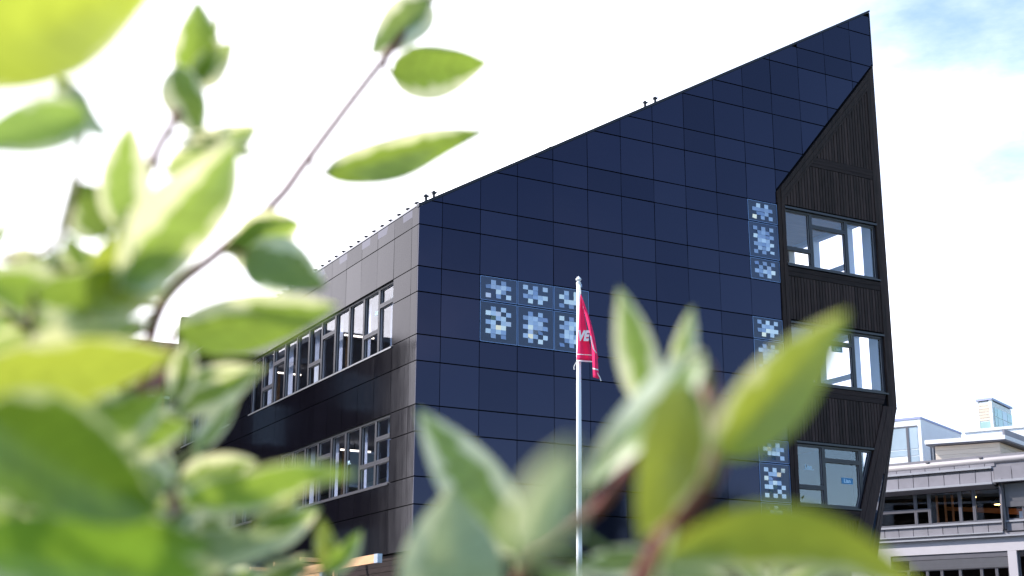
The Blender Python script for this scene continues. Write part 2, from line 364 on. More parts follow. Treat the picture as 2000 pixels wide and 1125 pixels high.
# rows of LEV: 0 tall,1 short,2 tall ... ; LEV[9] is the reference line
def row_of(z):
    return min(range(20), key=lambda i: abs(LEV[i]-z))
semi = set()
for c in (2, 3, 4): semi |= {(c, row_of(-2.0)), (c, row_of(-T_-S_-T_))}
top = row_of(2*S_+T_) - 1
for k in range(3):
    for j in range(3): semi.add((10, top - j - 4*k))
PATS_T = ["..x.xx", "xxxxx.", ".xx..x", "x.xxx.", "xxx.xx", ".x.xx.", "xx.x.x"]
cell_me = {}
def cell_mesh(h):
    if h not in cell_me:
        m = MB(); m.prism(rect(-0.0836, 0.0836, -h/2, h/2), -0.004, 0.0, lambda u, z, d: (u, d, z)); cell_me[h] = m.mesh('clear_cell'); cell_me[h].materials.append(MATS['cell_glass'])
    return cell_me[h]
for ci in range(len(cols)-1):
    for ri in range(20):
        u0, u1 = cols[ci]+(GV if ci else 0.003), min(cols[ci+1], UA_END+0.02)-GV
        z0, z1 = LEV[ri]+GH, LEV[ri+1]-GH
        if u1-u0 < 0.05: continue
        p = rect(u0, u1, z0, z1)
        p = clip(p, -0.5805, 1, 0.62-0.10)                          # under the roof edge
        if u0 >= U_WOOD-0.1: p = clip(p, dsl, -1, dsl*U_WOOD-3.25-0.04) if p else p
        if len(p) < 3 or area(p) < 0.01: continue
        if u0 < U_WOOD-0.1 and u1 > U_WOOD-0.01: p = clip(p, 1, 0, U_WOOD-0.015)
        if len(p) < 3 or area(p) < 0.01: continue
        a, b = rnd.gauss(0, 0.004), rnd.gauss(0, 0.006)
        uc, zc = (u0+u1)/2, (z0+z1)/2
        tilt = lambda u, z, d, a=a, b=b, uc=uc, zc=zc: (u, d + a*(u-uc) + b*(z-zc), z+Z0)
        s = (ci, ri) in semi
        o = MB().prism(p, 0.0, 0.045, tilt).build('solar_module', 'cell_border' if s else 'pv_glass', BL)
        if s:
            o['label'] = 'see-through solar module with a chequer of clear squares'
            fm = MB(); e = 0.016
            for q in (rect(u0+0.002, u1-0.002, z0+0.002, z0+e), rect(u0+0.002, u1-0.002, z1-e, z1-0.002), rect(u0+0.002, u0+e, z0+e, z1-e), rect(u1-e, u1-0.002, z0+e, z1-e)):
                fm.prism(q, -0.008, -0.004, tilt)
            fm.build('edge_strip', 'cell_edge', o)
            nr = 7 if (z1-z0) > 1 else 4
            ch = 0.135; par = rnd.randint(0, 1)
            zc0 = (z0+z1)/2 - (nr-1)*ch/2
            for r in range(nr):
                for k in range(5):
                    core = 0 < r < nr-1 and 0 < k < 4
                    if (core and rnd.random() < 0.93) or (not core and ((k+r+par) % 2 == 0) and rnd.random() < 0.95):
                        cu = uc + (k-2)*0.168 - 0.01
                        cz = zc0 + r*ch
                        c = obj('clear_square', cell_mesh(ch*0.993), None, o)
                        c.location = (cu, -0.006, cz+Z0)
                        c.rotation_euler = (rnd.gauss(0, 0.07), 0, rnd.gauss(0, 0.03))
# roof edge flashing and apex post
sl = math.atan(0.5805); cs, sn = math.cos(sl), math.sin(sl)
tp = lambda u, o: (u - o*sn*0, roof(u) + o)
MB().prism([tp(-0.02, -0.09), tp(17.93, -0.09), tp(17.93, 0.0), tp(-0.02, 0.0)], -0.03, 0.12, fA).build('roof_edge', 'black_trim', BL)
MB().prism(rect(17.885, 17.93, 8.80, roof(17.9)-0.1), -0.012, 0.12, fA).build('corner_trim', 'black_trim', BL)
MB().prism([(0.0, roof(0)-0.3), (17.87, roof(17.87)-0.3), (17.87, roof(17.87)-0.004), (0.0, roof(0)-0.004)], 0.13, DEPTH, fA).build('roof', 'pv_glass', BL)
# roof safety rail ends standing on the slope
for u0 in (0.27, 0.52, 8.02, 8.42):
    m = MB(); zb = roof(u0)
    m.box(u0-0.03, u0+0.03, 0.10, 0.16, zb+Z0-0.05, zb+Z0+0.20); m.box(u0-0.07, u0+0.07, 0.08, 0.18, zb+Z0+0.12, zb+Z0+0.17)
    m.build('rail_clamp', 'clamp_metal', BL)
for u0 in (0.27, 8.02):
    MB().tube([(u0-0.1, 0.13, roof(u0)+Z0+0.02), (u0+0.6, 0.13, roof(u0+0.6)+Z0+0.14)], 0.012, 6).build('safety_rail', 'rail_metal', BL)

# ---- timber corner: upright tarred boards around three windows
ekz, ekl = -3.71, (17.84-16.6)/(7.16-3.71)
u_edge = lambda z: UA_END if z > ekz else UA_END - (ekz-z)*ekl
def clip_wood(p, m_d=0.0, m_e=0.0):
    k = math.sqrt(1+dsl*dsl)
    p = clip(p, -dsl, 1, 3.25-dsl*U_WOOD - m_d*k)                        # below the module line
    if len(p) > 2: p = clip(p, 1, -ekl, UA_END - ekz*ekl - m_e) if m_e is not None else p
    return p if len(p) > 2 and area(p) > 0.004 else None
def boards(u0, u1, z0, z1, md=0.42, me=0.62):
    n = round((u1-u0)/0.128); wd = (u1-u0)/n
    for i in range(n):
        p = clip_wood(rect(u0+i*wd+0.013, u0+(i+1)*wd-0.013, z0, z1), md, me)
        if p:
            d = -0.040 + rnd.uniform(-0.004, 0.004)
            MB().prism(p, d, 0.02, fA).build('board', 'tarred_wood', BL)
UI, UO = 13.47, 17.50
boards(UI, UO, 4.74, 9.0)
boards(UI, UO, 2.80, 4.36)
boards(UI, UO, -1.17, 0.30)
boards(UI, UO, -5.17, -3.68)
boards(UI, UO, LEV[0], -7.66)
# trims: upright, diagonal, sloping edge, ledges
for a, b, d in ((U_WOOD+0.005, U_WOOD+0.15, -0.045), (U_WOOD+0.155, UI-0.005, -0.06)):
    MB().prism(clip(rect(a, b, LEV[0], 4.5), -dsl, 1, 3.25-dsl*U_WOOD-0.06), d, 0.02, fA).build('trim_board', 'tarred_wood', BL)
for a, b, d in ((UO+0.005, 17.68, -0.06), (17.685, UA_END, -0.045)):
    MB().prism(clip(rect(a, b, ekz-0.5, 9.0), -dsl, 1, 3.25-dsl*U_WOOD-0.06), d, 0.02, fA).build('trim_board', 'tarred_wood', BL) if False else None
    p = clip(rect(a, b, ekz-1.2, 9.0), -dsl, 1, 3.25-dsl*U_WOOD-0.06); p = clip(p, 1, -ekl, UA_END-ekz*ekl-0.01)
    MB().prism(p, d, 0.02, fA).build('trim_board', 'tarred_wood', BL)
kk = math.sqrt(1+dsl*dsl)
for o0, o1, d in ((0.05, 0.19, -0.066), (0.20, 0.34, -0.072), (0.35, 0.42, -0.066)):
    p = [(U_WOOD+0.16, 3.25+dsl*0.16-o0*kk), (17.60, 3.25+dsl*(17.6-U_WOOD)-o0*kk), (17.60, 3.25+dsl*(17.6-U_WOOD)-o1*kk), (U_WOOD+0.16, 3.25+dsl*0.16-o1*kk)]
    MB().prism(p, d, -0.002, fA).build('trim_board', 'tarred_wood', BL)
for o0, o1, d in ((0.0, 0.19, -0.070), (0.20, 0.40, -0.078), (0.41, 0.60, -0.070)):
    zt, zb = ekz-0.02, LEV[0]
    p = [(u_edge(zt)-o1, zt), (u_edge(zt)-o0, zt), (u_edge(zb)-o0, zb), (u_edge(zb)-o1, zb)]
    MB().prism(p, d, -0.002, fA).build('trim_board', 'tarred_wood', BL)
def ledge(z0, z1, n, u0=UI, u1=UO+0.02, d=-0.05):
    h = (z1-z0)/n
    for i in range(n):
        p = clip_wood(rect(u0, u1, z0+i*h+0.004, z0+(i+1)*h-0.004), 0.40, 0.60)
        if p: MB().prism(p, d-0.006*(i % 2), 0.02, fA).build('ledge_board', 'tarred_wood_h', BL)
ledge(4.37, 4.73, 3); ledge(0.31, 0.62, 2); ledge(-3.67, -3.34, 2); ledge(-7.65, -7.32, 2)
# core behind the timber, leaving the window openings free
def corebit(p, d0=0.03, d1=0.30):
    p = clip_wood(p, 0.03, 0.03)
    if p: MB().prism(p, d0, d1, fA).build('timber_core', 'black_core', BL)
for z0, z1 in ((2.76, 9.0), (-1.22, 0.60), (-5.20, -3.36), (LEV[0], -7.34)): corebit(rect(U_WOOD, UA_END, z0, z1))
for z0, z1 in ((0.60, 2.76), (-3.36, -1.22), (-7.34, -5.20)):
    corebit(rect(U_WOOD, 13.42, z0, z1)); 
    if z0 > -4: corebit(rect(17.53, UA_END, z0, z1))
    else: MB().prism([(u_edge(z1)-0.58, z1), (u_edge(z1)-0.03, z1), (u_edge(z0)-0.03, z0), (u_edge(z0)-0.58, z0)], 0.03, 0.30, fA).build('timber_core', 'black_core', BL)

def text_mesh(txt, size, italic=0.0, bold=0.0):
    cu = bpy.data.curves.new('lettering', 'FONT'); cu.body = txt; cu.size = size; cu.shear = italic; cu.offset = bold; cu.extrude = 0.0015; cu.align_x = 'CENTER'; cu.align_y = 'CENTER'
    cu.resolution_u = 2
    t = bpy.data.objects.new('lettering', cu); COL.objects.link(t)
    dg = bpy.context.evaluated_depsgraph_get(); me = bpy.data.meshes.new_from_object(t.evaluated_get(dg))
    bpy.data.objects.remove(t); bpy.data.curves.remove(cu)
    return me
LIAN = text_mesh('Lian', 0.20, 0, 0.004)
def window(parent, fn, panes, outer, label=None, frame_d=(0.02, 0.16), fm='window_frame', gm='window_glass', glass_d=0.09, fw=0.065, sash=0.035):
    """panes: polygons (u,z); outer: polygon. One mesh of frame bars + a pane and a gasket line for each light"""
    m = MB()
    # outer ring
    cx = sum(p[0] for p in outer)/len(outer); cz = sum(p[1] for p in outer)/len(outer)
    fr = m
    for poly, opened in panes:
        q = poly
        n = len(q)
        pc = (sum(p[0] for p in q)/n, sum(p[1] for p in q)/n)
        def inset(p, w_):
            res = []
            for i in range(n):
                a, b, c = Vector(q[i-1]), Vector(q[i]), Vector(q[(i+1) % n])
                e0 = (b-a).normalized(); e1 = (c-b).normalized()
                n0 = Vector((-e0.y, e0.x)); n1 = Vector((-e1.y, e1.x))
                bis = (n0+n1).normalized(); k = w_/max(0.2, bis.dot(n0)); res.append((b + bis*k)[:])
            return res
        inn = inset(q, fw)
        for i in range(n):
            j = (i+1) % n
            fr.prism([q[i], q[j], inn[j], inn[i]], frame_d[0], frame_d[1], fn)
    w_o = fr.build('window', fm, parent)
    if label: w_o['label'] = label
    for poly, opened in panes:
        q = poly; n = len(q)
        def ins(w_):
            res = []
            for i in range(n):
                a, b, c = Vector(q[i-1]), Vector(q[i]), Vector(q[(i+1) % n])
                e0 = (b-a).normalized(); e1 = (c-b).normalized()
                n0 = Vector((-e0.y, e0.x)); n1 = Vector((-e1.y, e1.x))
                bis = (n0+n1).normalized(); k = w_/max(0.2, bis.dot(n0)); res.append((b + bis*k)[:])
            return res
        i0, i1 = ins(fw+0.001), ins(fw+sash*0.4)
        g = MB()
        for i in range(n):
            j = (i+1) % n
            g.prism([i0[i], i0[j], i1[j], i1[i]], glass_d-0.03, glass_d+0.004, fn)
        g.build('glazing_bead', 'gasket', w_o)
        if not opened:
            MB().prism(i1, glass_d, glass_d+0.006, fn).build('pane', gm, w_o)
    return w_o
def sticker(parent, fn_rot, loc, sc=1.0, plate=True):
    if plate:
        b = MB(); b.box(-0.27*sc, 0.27*sc, -0.002, 0.0, -0.11*sc, 0.11*sc)
        s = b.build('sticker', 'sticker_blue', parent)
    else:
        b = MB(); b.box(-0.25*sc, 0.25*sc, -0.001, 0.0, -0.10*sc, -0.085*sc); s = b.build('sticker', 'sticker_letter', parent)
    s.location = loc; s.rotation_euler = (0, 0, fn_rot)
    t = obj('lettering', LIAN.copy(), 'sticker_letter', parent); t.location = loc; t.rotation_euler = (math.pi/2, 0, fn_rot); t.scale = (sc,)*3
    off = Vector((0, -0.004, 0)); off.rotate(Euler((0, 0, fn_rot))); t.location = Vector(loc) + off
def winA(z0, z1, cut=False, lab=None, opened=False):
    u = [13.47, 14.60, 16.16, 17.50]; e = 0.004
    h = z1-z0
    P = [(rect(u[0], u[1]-e, z0+0.30*h, z1), False), (rect(u[0], u[1]-e, z0, z0+0.30*h-e), opened),
         (rect(u[1], u[2]-e, z0+0.77*h, z1), False), (rect(u[1], u[2]-e, z0, z0+0.77*h-e), False)]
    if not cut: P.append((rect(u[2], u[3], z0, z1), False))
    else:
        f = lambda z: u_edge(z) - 0.61
        zb = z0 + 0.26*h
        P[3] = ([(u[1], z0), (f(z0), z0), (u[2]-e, (z0 + (u[2]-f(z0))/ekl)), (u[2]-e, z0+0.77*h-e), (u[1], z0+0.77*h-e)], False)
        P.append(([(u[2], z0 + (u[2]-f(z0))/ekl + 0.01), (f(z1), z1), (u[2], z1)], False))
    o = window(BL, fA, P, rect(u[0], u[3], z0, z1), lab)
    # projecting sill and head flashing
    ue = UO+0.03 if not cut else u_edge(z0)-0.62
    uh = UO+0.03 if not cut else u_edge(z1)-0.60
    MB().prism(rect(UI-0.02, ue, z0-0.065, z0-0.012), -0.085, 0.10, fA).build('sill', 'window_frame', o)
    MB().prism(rect(UI-0.02, uh, z1+0.012, z1+0.08), -0.075, 0.10, fA).build('head_flashing', 'window_frame', o)
    return o
w1 = winA(0.72, 2.66, False, 'top corner window with its lower hopper open', True)
w2 = winA(-3.26, -1.32, False, 'middle corner window')
w3 = winA(-7.24, -5.28, True, 'lowest corner window cut by the sloping timber edge')
sticker(w2, 0, (15.5, 0.088, -1.95+Z0), 0.9); sticker(w3, 0, (15.6, 0.088, -6.35+Z0), 0.9); sticker(w3, 0, (14.0, 0.088, -6.0+Z0), 0.9, False)

# ---- lower corner facet: the timber corner folds back below the knee
zb = LEV[0]
P0 = Vector((UA_END, 0.0, ekz+Z0)); P1 = Vector((u_edge(zb), 0.0, zb+Z0)); P2 = Vector((UA_END, 1.55, zb+Z0))
def facet(f0, f1, off, name, m_, t0=0.0, t1=1.0):
    """strip of the folded triangle between two fractions across it"""
    bm = MB(); n = (P1-P0).cross(P2-P0).normalized()
    if n.y > 0: n = -n
    A = lambda f, t: P0 + ((P1-P0)*(1-f) + (P2-P0)*f)*t
    pts = [A(f0, t0), A(f0, t1), A(f1, t1), A(f1, t0)]
    a = [bm.bm.verts.new(p + n*off) for p in pts]; b = [bm.bm.verts.new(p - n*0.05) for p in pts]
    bm.bm.faces.new(a); bm.bm.faces.new(b[::-1])
    for i in range(4): bm.bm.faces.new((a[i], b[i], b[(i+1) % 4], a[(i+1) % 4]))
    return bm.build(name, m_, BL)
for i in range(7):
    f0, f1 = i/7+0.01, (i+1)/7-0.01
    if i in (1, 2): facet(f0, f1, 0.0, 'pane', 'pane_dark', 0.42, 0.985); facet(f0, f1, 0.012, 'board', 'tarred_wood', 0.02, 0.41)
    else: facet(f0, f1, 0.02+0.008*(i % 2), 'board', 'tarred_wood', 0.02, 1.0)

# ---- side facade: rows of modules interrupted by ribbon windows
ycols = [0.0] + [OB + i*W_ for i in range(21)]
strips = [(OB+W_, 14.62, -3.26, -1.24), (16.9, 23.4, -3.26, -1.24), (OB+W_, 11.05, -7.24, -5.24), (13.6, 20.0, -7.24, -5.24)]
EAVE = 0.56
far_m = MB()
for ci in range(len(ycols)-1):
    for ri in range(12):
        y0, y1 = ycols[ci]+(GV*0.8 if ci else 0.052), min(ycols[ci+1], DEPTH)-GV*0.8
        z0, z1 = LEV[ri]+GH*0.8, min(LEV[ri+1]-GH*0.8, EAVE)
        if z1-z0 < 0.1 or y1-y0 < 0.05: continue
        pieces = [(y0, y1, z0, z1)]
        for sy0, sy1, sz0, sz1 in strips:
            nxt = []
            for a, b, c, d in pieces:
                if b <= sy0 or a >= sy1 or d <= sz0+0.03 or c >= sz1-0.03: nxt.append((a, b, c, d)); continue
                if a < sy0-0.03: nxt.append((a, sy0-0.01, c, d))
                if b > sy1+0.03: nxt.append((sy1+0.01, b, c, d))
            pieces = nxt
        for a, b, c, d in pieces:
            ta, tb = rnd.gauss(0, 0.003), rnd.gauss(0, 0.002)
            yc, zc = (a+b)/2, (c+d)/2
            tilt = lambda u, z, dd, ta=ta, tb=tb, yc=yc, zc=zc: (dd + ta*(u-yc) + tb*(z-zc), u, z+Z0)
            if a > 15.5: far_m.prism(rect(a, b, c, d), 0.0, 0.045, tilt)
            else: MB().prism(rect(a, b, c, d), 0.0, 0.045, tilt).build('side_module', 'pv_glass_side', BL)
o = far_m.build('side_module_field', 'pv_glass_side', BL); o['kind'] = 'stuff'
# core of the side facade around the ribbon windows
for a, b, c, d in ((0.33, DEPTH, -1.24, 0.5), (0.33, DEPTH, -5.24, -3.26), (0.33, DEPTH, LEV[0], -7.24), (0.33, OB+W_, -3.26, -1.24), (14.62, 16.9, -3.26, -1.24), (23.4, DEPTH, -3.26, -1.24),
                   (0.33, OB+W_, -7.24, -5.24), (11.05, 13.6, -7.24, -5.24), (20.0, DEPTH, -7.24, -5.24)):
    MB().prism(rect(a+0.002, b-0.002, c+0.002, d-0.002), 0.06, 0.30, fB).build('side_core', 'black_core', BL)
MB().prism(rect(0.066, 0.328, LEV[0], 0.5), 0.062, 0.30, fB).build('side_core', 'black_core', BL)
MB().prism(rect(-0.0, DEPTH, EAVE+0.01, EAVE+0.07), -0.02, 0.10, fB).build('eave_trim', 'rail_metal', BL)
for i in range(34):
    y = 0.62*i + 0.25
    m = MB(); zb_ = EAVE+0.06+Z0
    m.box(0.02, 0.09, y-0.03, y+0.03, zb_, zb_+0.12); m.box(-0.03, 0.13, y-0.05, y+0.05, zb_+0.06, zb_+0.10)
    m.build('eave_clamp', 'clamp_metal', BL)
# ribbon windows
def ribbon(y0, y1, z0, z1, pattern):
    P = []; y = y0; h = z1-z0; i = 0; e = 0.004
    wd = (y1-y0)/round((y1-y0)/1.17)
    while y < y1-0.1:
        a, b = y+e, y+wd-e; k = pattern[i % len(pattern)]
        # polygon order flipped so insets point inwards on this facade too
        if k == 'T': P += [(rect(a, b, z0+0.72*h, z1), False), (rect(a, b, z0, z0+0.72*h-e), False)]
        elif k == 'S': P += [(rect(a, b, z0+0.36*h, z1), False), (rect(a, b, z0, z0+0.36*h-e), i in (5,))]
        elif k == '3': P += [(rect(a, b, z0+0.70*h, z1), False), (rect(a, b, z0+0.36*h, z0+0.70*h-e), False), (rect(a, b, z0, z0+0.36*h-e), False)]
        else: P.append((rect(a, b, z0, z1), False))
        y += wd; i += 1
    o = window(BL, fB, P, rect(y0, y1, z0, z1), None, frame_d=(0.07, 0.2), glass_d=0.14, fw=0.062)
    MB().prism(rect(y0, y1, z0-0.05, z0-0.004), -0.03, 0.16, fB).build('sill', 'rail_metal' if z0 > -4 else 'window_frame', o)
    MB().prism(rect(y0, y1, z1+0.004, z1+0.06), 0.03, 0.2, fB).build('head_flashing', 'black_trim', o)
    return o
r1 = ribbon(*strips[0], 'TSFFTSFFTSF'); ribbon(*strips[1], 'FTSF'); r2 = ribbon(*strips[2], '3SFFTFF'); ribbon(*strips[3], 'FTSF')
for y, z in ((3.2, -1.9), (5.1, -6.2), (8.2, -6.2)):
    sticker(r1 if z > -4 else r2, -math.pi/2, (0.138, y, z+Z0), 0.8, False)

# ---- rooms behind the glass
for zf, zc in ((-0.35, 3.15), (-4.35, -0.85), (-8.35, -4.85)):
    MB().box(0.34, 17.84 if zf > -1 else (17.84 if zf > -5 else 15.9), 0.34, DEPTH-0.3, zf+Z0-0.25, zf+Z0).build('room_floor', 'room_floor', BL)
    if zf > -1: MB().prism([(4.3, zc+Z0), (17.84, zc+Z0), (17.84, zc+Z0+0.2), (4.6, zc+Z0+0.2)], 0.34, DEPTH-0.3, lambda u, z, d: (u, d, z)).build('room_ceiling', 'room_ceiling', BL)
    else:
        MB().box(0.34, 12.9, 0.34, DEPTH-0.3, zc+Z0, zc+Z0+0.2).build('room_ceiling', 'office_ceiling', BL)
        MB().box(12.905, 17.84 if zf > -5 else 16.9, 0.34, DEPTH-0.3, zc+Z0, zc+Z0+0.2).build('room_ceiling', 'room_ceiling', BL)
        for k, y in enumerate((1.9, 4.3, 6.6, 8.7, 11.2, 13.3)):          # net curtains drawn aside behind the ribbon windows
            zz0, zz1 = zf+Z0+0.9, zc+Z0-0.02; wdt = (0.9, 0.45, 0.7, 0.4, 0.8, 0.5)[k]
            m = MB(); n_ = 12; pts_ = [(y+wdt*i/n_, 0.42+0.03*(i % 2)) for i in range(n_+1)]
            for (ya0, xa0), (ya1, xa1) in zip(pts_, pts_[1:]):
                vv = [m.bm.verts.new(c_) for c_ in ((xa0, ya0, zz0), (xa1, ya1, zz0), (xa1, ya1, zz1), (xa0, ya0, zz1))]; m.bm.faces.new(vv)
            m.build('net_curtain', 'curtain', BL)
    MB().box(6.6, 6.75, 0.6, DEPTH-0.6, zf+Z0+0.001, zc+Z0-0.001).build('partition', 'room_white', BL)
    MB().box(12.9, 13.02, 0.34, 8.0, zf+Z0+0.001, zc+Z0-0.001).build('partition', 'room_white', BL)
    MB().box(13.03, 17.6, 7.8, 7.95, zf+Z0+0.001, zc+Z0-0.001).build('partition', 'room_white', BL)
    for k in range(6):
        y = 2.2 + k*3.6
        if zf > -1 or (k+int(zf)) % 2: continue
        MB().box(1.6, 2.7, y, y+0.07, zc+Z0-0.30, zc+Z0-0.25).build('tube_light', 'tube_light', BL); MB().box(2.1, 2.12, y+0.02, y+0.04, zc+Z0-0.25, zc+Z0).build('light_hanger', 'clamp_metal', BL)
        MB().box(2.2, 2.3, y+1.3, y+1.4, zf+Z0+0.001, zc+Z0-0.001).build('column', 'new_timber', BL)
# far side wall with tall windows through which the sky shows
for z0, z1, us in ((-0.35, 3.15, True), (-4.35, -0.85, True), (-8.35, -4.85, False)):
    if not us: continue
    bars = [(0.3, 0.75), (1.5, 1.72), (3.3, 3.5), (4.7, 4.95), (6.6, 6.9), (7.5, 8.2), (9.6, 10.0), (12, 12.4), (14.4, 14.8), (17, 17.4), (20, 20.5), (23, 25.7)]
    for a, b in bars: MB().box(17.55, 17.83, a, b, z0+Z0+0.001, z1+Z0-0.001).build('side_post', 'room_white', BL)
    MB().box(17.56, 17.82, 0.31, 25.6, z0+Z0+0.002, z0+Z0+0.95).build('parapet', 'room_white', BL)
    MB().box(17.60, 17.80, 1.72, 6.6, z0+Z0+1.95, z0+Z0+2.10).build('transom', 'room_white', BL)
    MB().box(17.56, 17.82, 0.31, 25.6, z1+Z0-0.14, z1+Z0-0.002).build('lintel', 'room_white', BL)
MB().prism([(0.3, 0.2), (17.84, roof(17.84)-0.35), (17.84, 2.97), (4.2, 2.97), (0.3, 0.15)], DEPTH-0.3, DEPTH, fA).build('rear_wall', 'black_core', BL)
MB().box(0.31, 17.84, DEPTH-0.29, DEPTH-0.01, 4.86, 2.95+Z0).build('rear_wall', 'black_core', BL)
for z0, z1 in ((3.2, 9.0),): MB().prism([(0.35, 8.0), (DEPTH-0.3, 8.0), (DEPTH-0.3, 3.2), (0.35, 3.2)], 17.5, 17.84, fB).build('side_core', 'black_core', BL)
for z0, z1 in ((-0.85, -0.6), (-4.85, -4.6)): MB().box(17.5, 17.84, 0.34, DEPTH-0.3, z0+Z0+0.001, z1+Z0-0.001).build('side_core', 'black_core', BL)
MB().box(17.3, 17.84, 1.7, DEPTH-0.3, -9.0+Z0, -4.87+Z0).build('side_core', 'black_core', BL)
# ---- ground storey: recessed, dark level boards and a few windows
gz = LEV[0]+Z0
for i in range(8):
    z1 = gz-0.012 - i*0.15
    MB().prism([(0.12, z1-0.142-Z0), (15.6, z1-0.142-Z0), (15.6, z1-Z0), (0.12, z1-Z0)], 0.13+0.01*(i % 2), 0.2, fA).build('plinth_board', 'tarred_wood_h', BL)
    MB().prism([(0.205, z1-0.142-Z0), (DEPTH, z1-0.142-Z0), (DEPTH, z1-Z0), (0.205, z1-Z0)], 0.10+0.01*(i % 2), 0.2, fB).build('plinth_board', 'tarred_wood_h', BL) if i < 4 else None
MB().box(0.22, 15.6, 0.21, DEPTH-0.2, gz-0.2, gz-0.01).build('storey_slab', 'black_core', BL)
MB().box(0.3, 15.6, 0.36, 0.6, 0, gz-1.22).build('ground_wall', 'tarred_wood_h', BL)
MB().box(0.6, 0.75, 0.7, DEPTH-0.2, 0, gz-0.62).build('ground_wall', 'dark_room', BL)
P = [(rect(0.5+i*1.15, 0.5+(i+1)*1.15-0.01, -13.2, gz-0.62-Z0), False) for i in range(12)]
window(BL, fB, P, rect(0.5, 14, -13, -10), None, frame_d=(0.10, 0.22), glass_d=0.17)

# ================================================================== timber canopy in front of the side facade
pc = empty('timber_canopy', (KX, KY, 0), YA, 'raw pine beams of a canopy with galvanised end shoe beside the side facade', 'canopy')
def beam(y0, y1, x, z, hgt, wid=0.12):
    m = MB(); m.box(x-wid/2, x+wid/2, y0, y1, z, z+hgt); return m.build('beam', 'new_timber', pc)
bz = Z0-9.62
b1 = beam(0.02, 8.5, -1.0, bz, 0.23); MB().box(-1.068, -0.932, -0.14, 0.10, bz-0.004, bz+0.234).build('end_shoe', 'galvanised', b1)
b2 = beam(2.4, 8.5, -1.6, bz-0.35, 0.22); MB().box(-1.668, -1.532, 2.28, 2.5, bz-0.354, bz-0.126).build('end_shoe', 'galvanised', b2)
for y in (3.0, 8.0):
    for x, t in ((-1.0, bz), (-1.6, bz-0.35)): MB().box(x-0.055, x+0.055, y-0.06, y+0.06, 0.0, t-0.001).build('post', 'new_timber', pc)
for y in (3.4, 5.6, 7.8): MB().box(-1.9, 0.08, y, y+0.1, bz+0.232, bz+0.35).build('rafter', 'new_timber', pc)

# ================================================================== flagpole and flag
FP = at_y(1128.6, 1125, 26.0); FP.z = 0
fp = empty('flagpole', FP, 0, 'slim white flagpole with pointed finial in front of the black facade', 'flagpole')
ztop = at_y(1130, 552, 26.0).z
xl = at_y(1130, 552, 26.0).x - FP.x
MB().tube([(xl*z/ztop, 0, z) for z in (0.0, ztop*0.35, ztop*0.7, ztop)], [0.062, 0.056, 0.047, 0.039], 20).build('pole', 'pole_white', fp, True)
MB().tube([(0, 0, 0.0), (0, 0, 0.06), (0, 0, 0.08)], [0.16, 0.15, 0.07], 20).build('base_plate', 'galvanised', fp, True)
zs = ztop
MB().tube([(xl, 0, zs-0.03), (xl, 0, zs), (xl, 0, zs+0.012), (xl, 0, zs+0.02), (xl, 0, zs+0.055), (xl, 0, zs+0.085), (xl, 0, zs+0.125)], [0.045, 0.045, 0.028, 0.028, 0.060, 0.045, 0.006], 16).build('finial', 'pole_white', fp, False)
MB().tube([(xl+0.045, -0.01, zs-0.03), (xl+0.052, -0.02, zs-0.10)], 0.014, 6).build('pulley', 'galvanised', fp)
def flagpt(x, y, dy): p = at_y(x, y, 26.0+dy); return p
ck = [flagpt(1133, 556, -0.05), flagpt(1134.5, 574, -0.05)]
MB().tube([p-FP for p in ck], 0.008, 6).build('halyard', 'cord', fp)
MB().tube([flagpt(x, y, -0.06)-FP for x, y in ((1126.5, 706), (1123, 712), (1121.0, 717), (1121.5, 722))], 0.009, 6).build('halyard', 'cord', fp)
fl = empty('flag', flagpt(1128, 706, 0), 0, 'limp pink-red flag with white letters hanging from the white flagpole', 'flag')
FO = fl.location.copy()
def cloth(rows, depth, name, m_, thick=0.004, cols_=14, parent=fl):
    """rows: list of (left px, right px, y left, y right); depth(s, v) metres behind the pole"""
    bm = bmesh.new(); g = []
    for i, (xa, xb, ya_, yb_) in enumerate(rows):
        v = i/(len(rows)-1); rr = []
        for k in range(cols_+1):
            s = k/cols_
            rr.append(bm.verts.new(flagpt(xa+(xb-xa)*s, ya_+(yb_-ya_)*s, depth(s, v))-FO))
        g.append(rr)
    for a, b in zip(g, g[1:]):
        for k in range(cols_): bm.faces.new((a[k], a[k+1], b[k+1], b[k]))
    me = bpy.data.meshes.new(name); bm.to_mesh(me); bm.free()
    for p in me.polygons: p.use_smooth = True
    o = obj(name, me, m_, parent)
    md = o.modifiers.new('cloth_thickness', 'SOLIDIFY'); md.thickness = thick; md.offset = 0
    return o
lerp = lambda a, b, t: a+(b-a)*t
def main_row(v):
    yl = lerp(577, 703, v); yr = lerp(577, 705, v)
    return (lerp(1133.5, 1126.3, v), lerp(1134.8, 1158, v**1.05), yl, yr)
dmain = lambda s, v: -0.06 - 0.05*math.sin(s*5.2+0.4)*v - 0.05*s*v
nrow = 22
cloth([main_row(i/nrow) for i in range(nrow+1)], dmain, 'cloth_panel', 'flag_red')
def band(va, vb, name='white_band', s1=1.0):
    rows = []
    for i in range(4):
        v = lerp(va, vb, i/3); a, b, c, d = main_row(v); rows.append((a, lerp(a, b, s1), c, lerp(c, d, s1)))
    cloth(rows, lambda s, q: dmain(s*s1, lerp(va, vb, q))-0.006, name, 'flag_white', 0.003)
band(0.905, 0.918); band(1.0, 1.022)
def flap_row(v):
    y = lerp(575, 737, v)
    xr = [1135, 1141, 1147, 1152.5, 1157, 1161, 1164, 1166.5, 1167.5, 1168.5, 1170]
    k = v*10; i = min(9, int(k)); R_ = lerp(xr[i], xr[i+1], k-i)
    xl_ = [1134, 1137.5, 1141, 1145, 1149, 1153, 1155, 1156, 1157, 1158, 1158.5]
    L_ = lerp(xl_[i], xl_[i+1], k-i)
    return (L_, R_, y, y + 3*v)
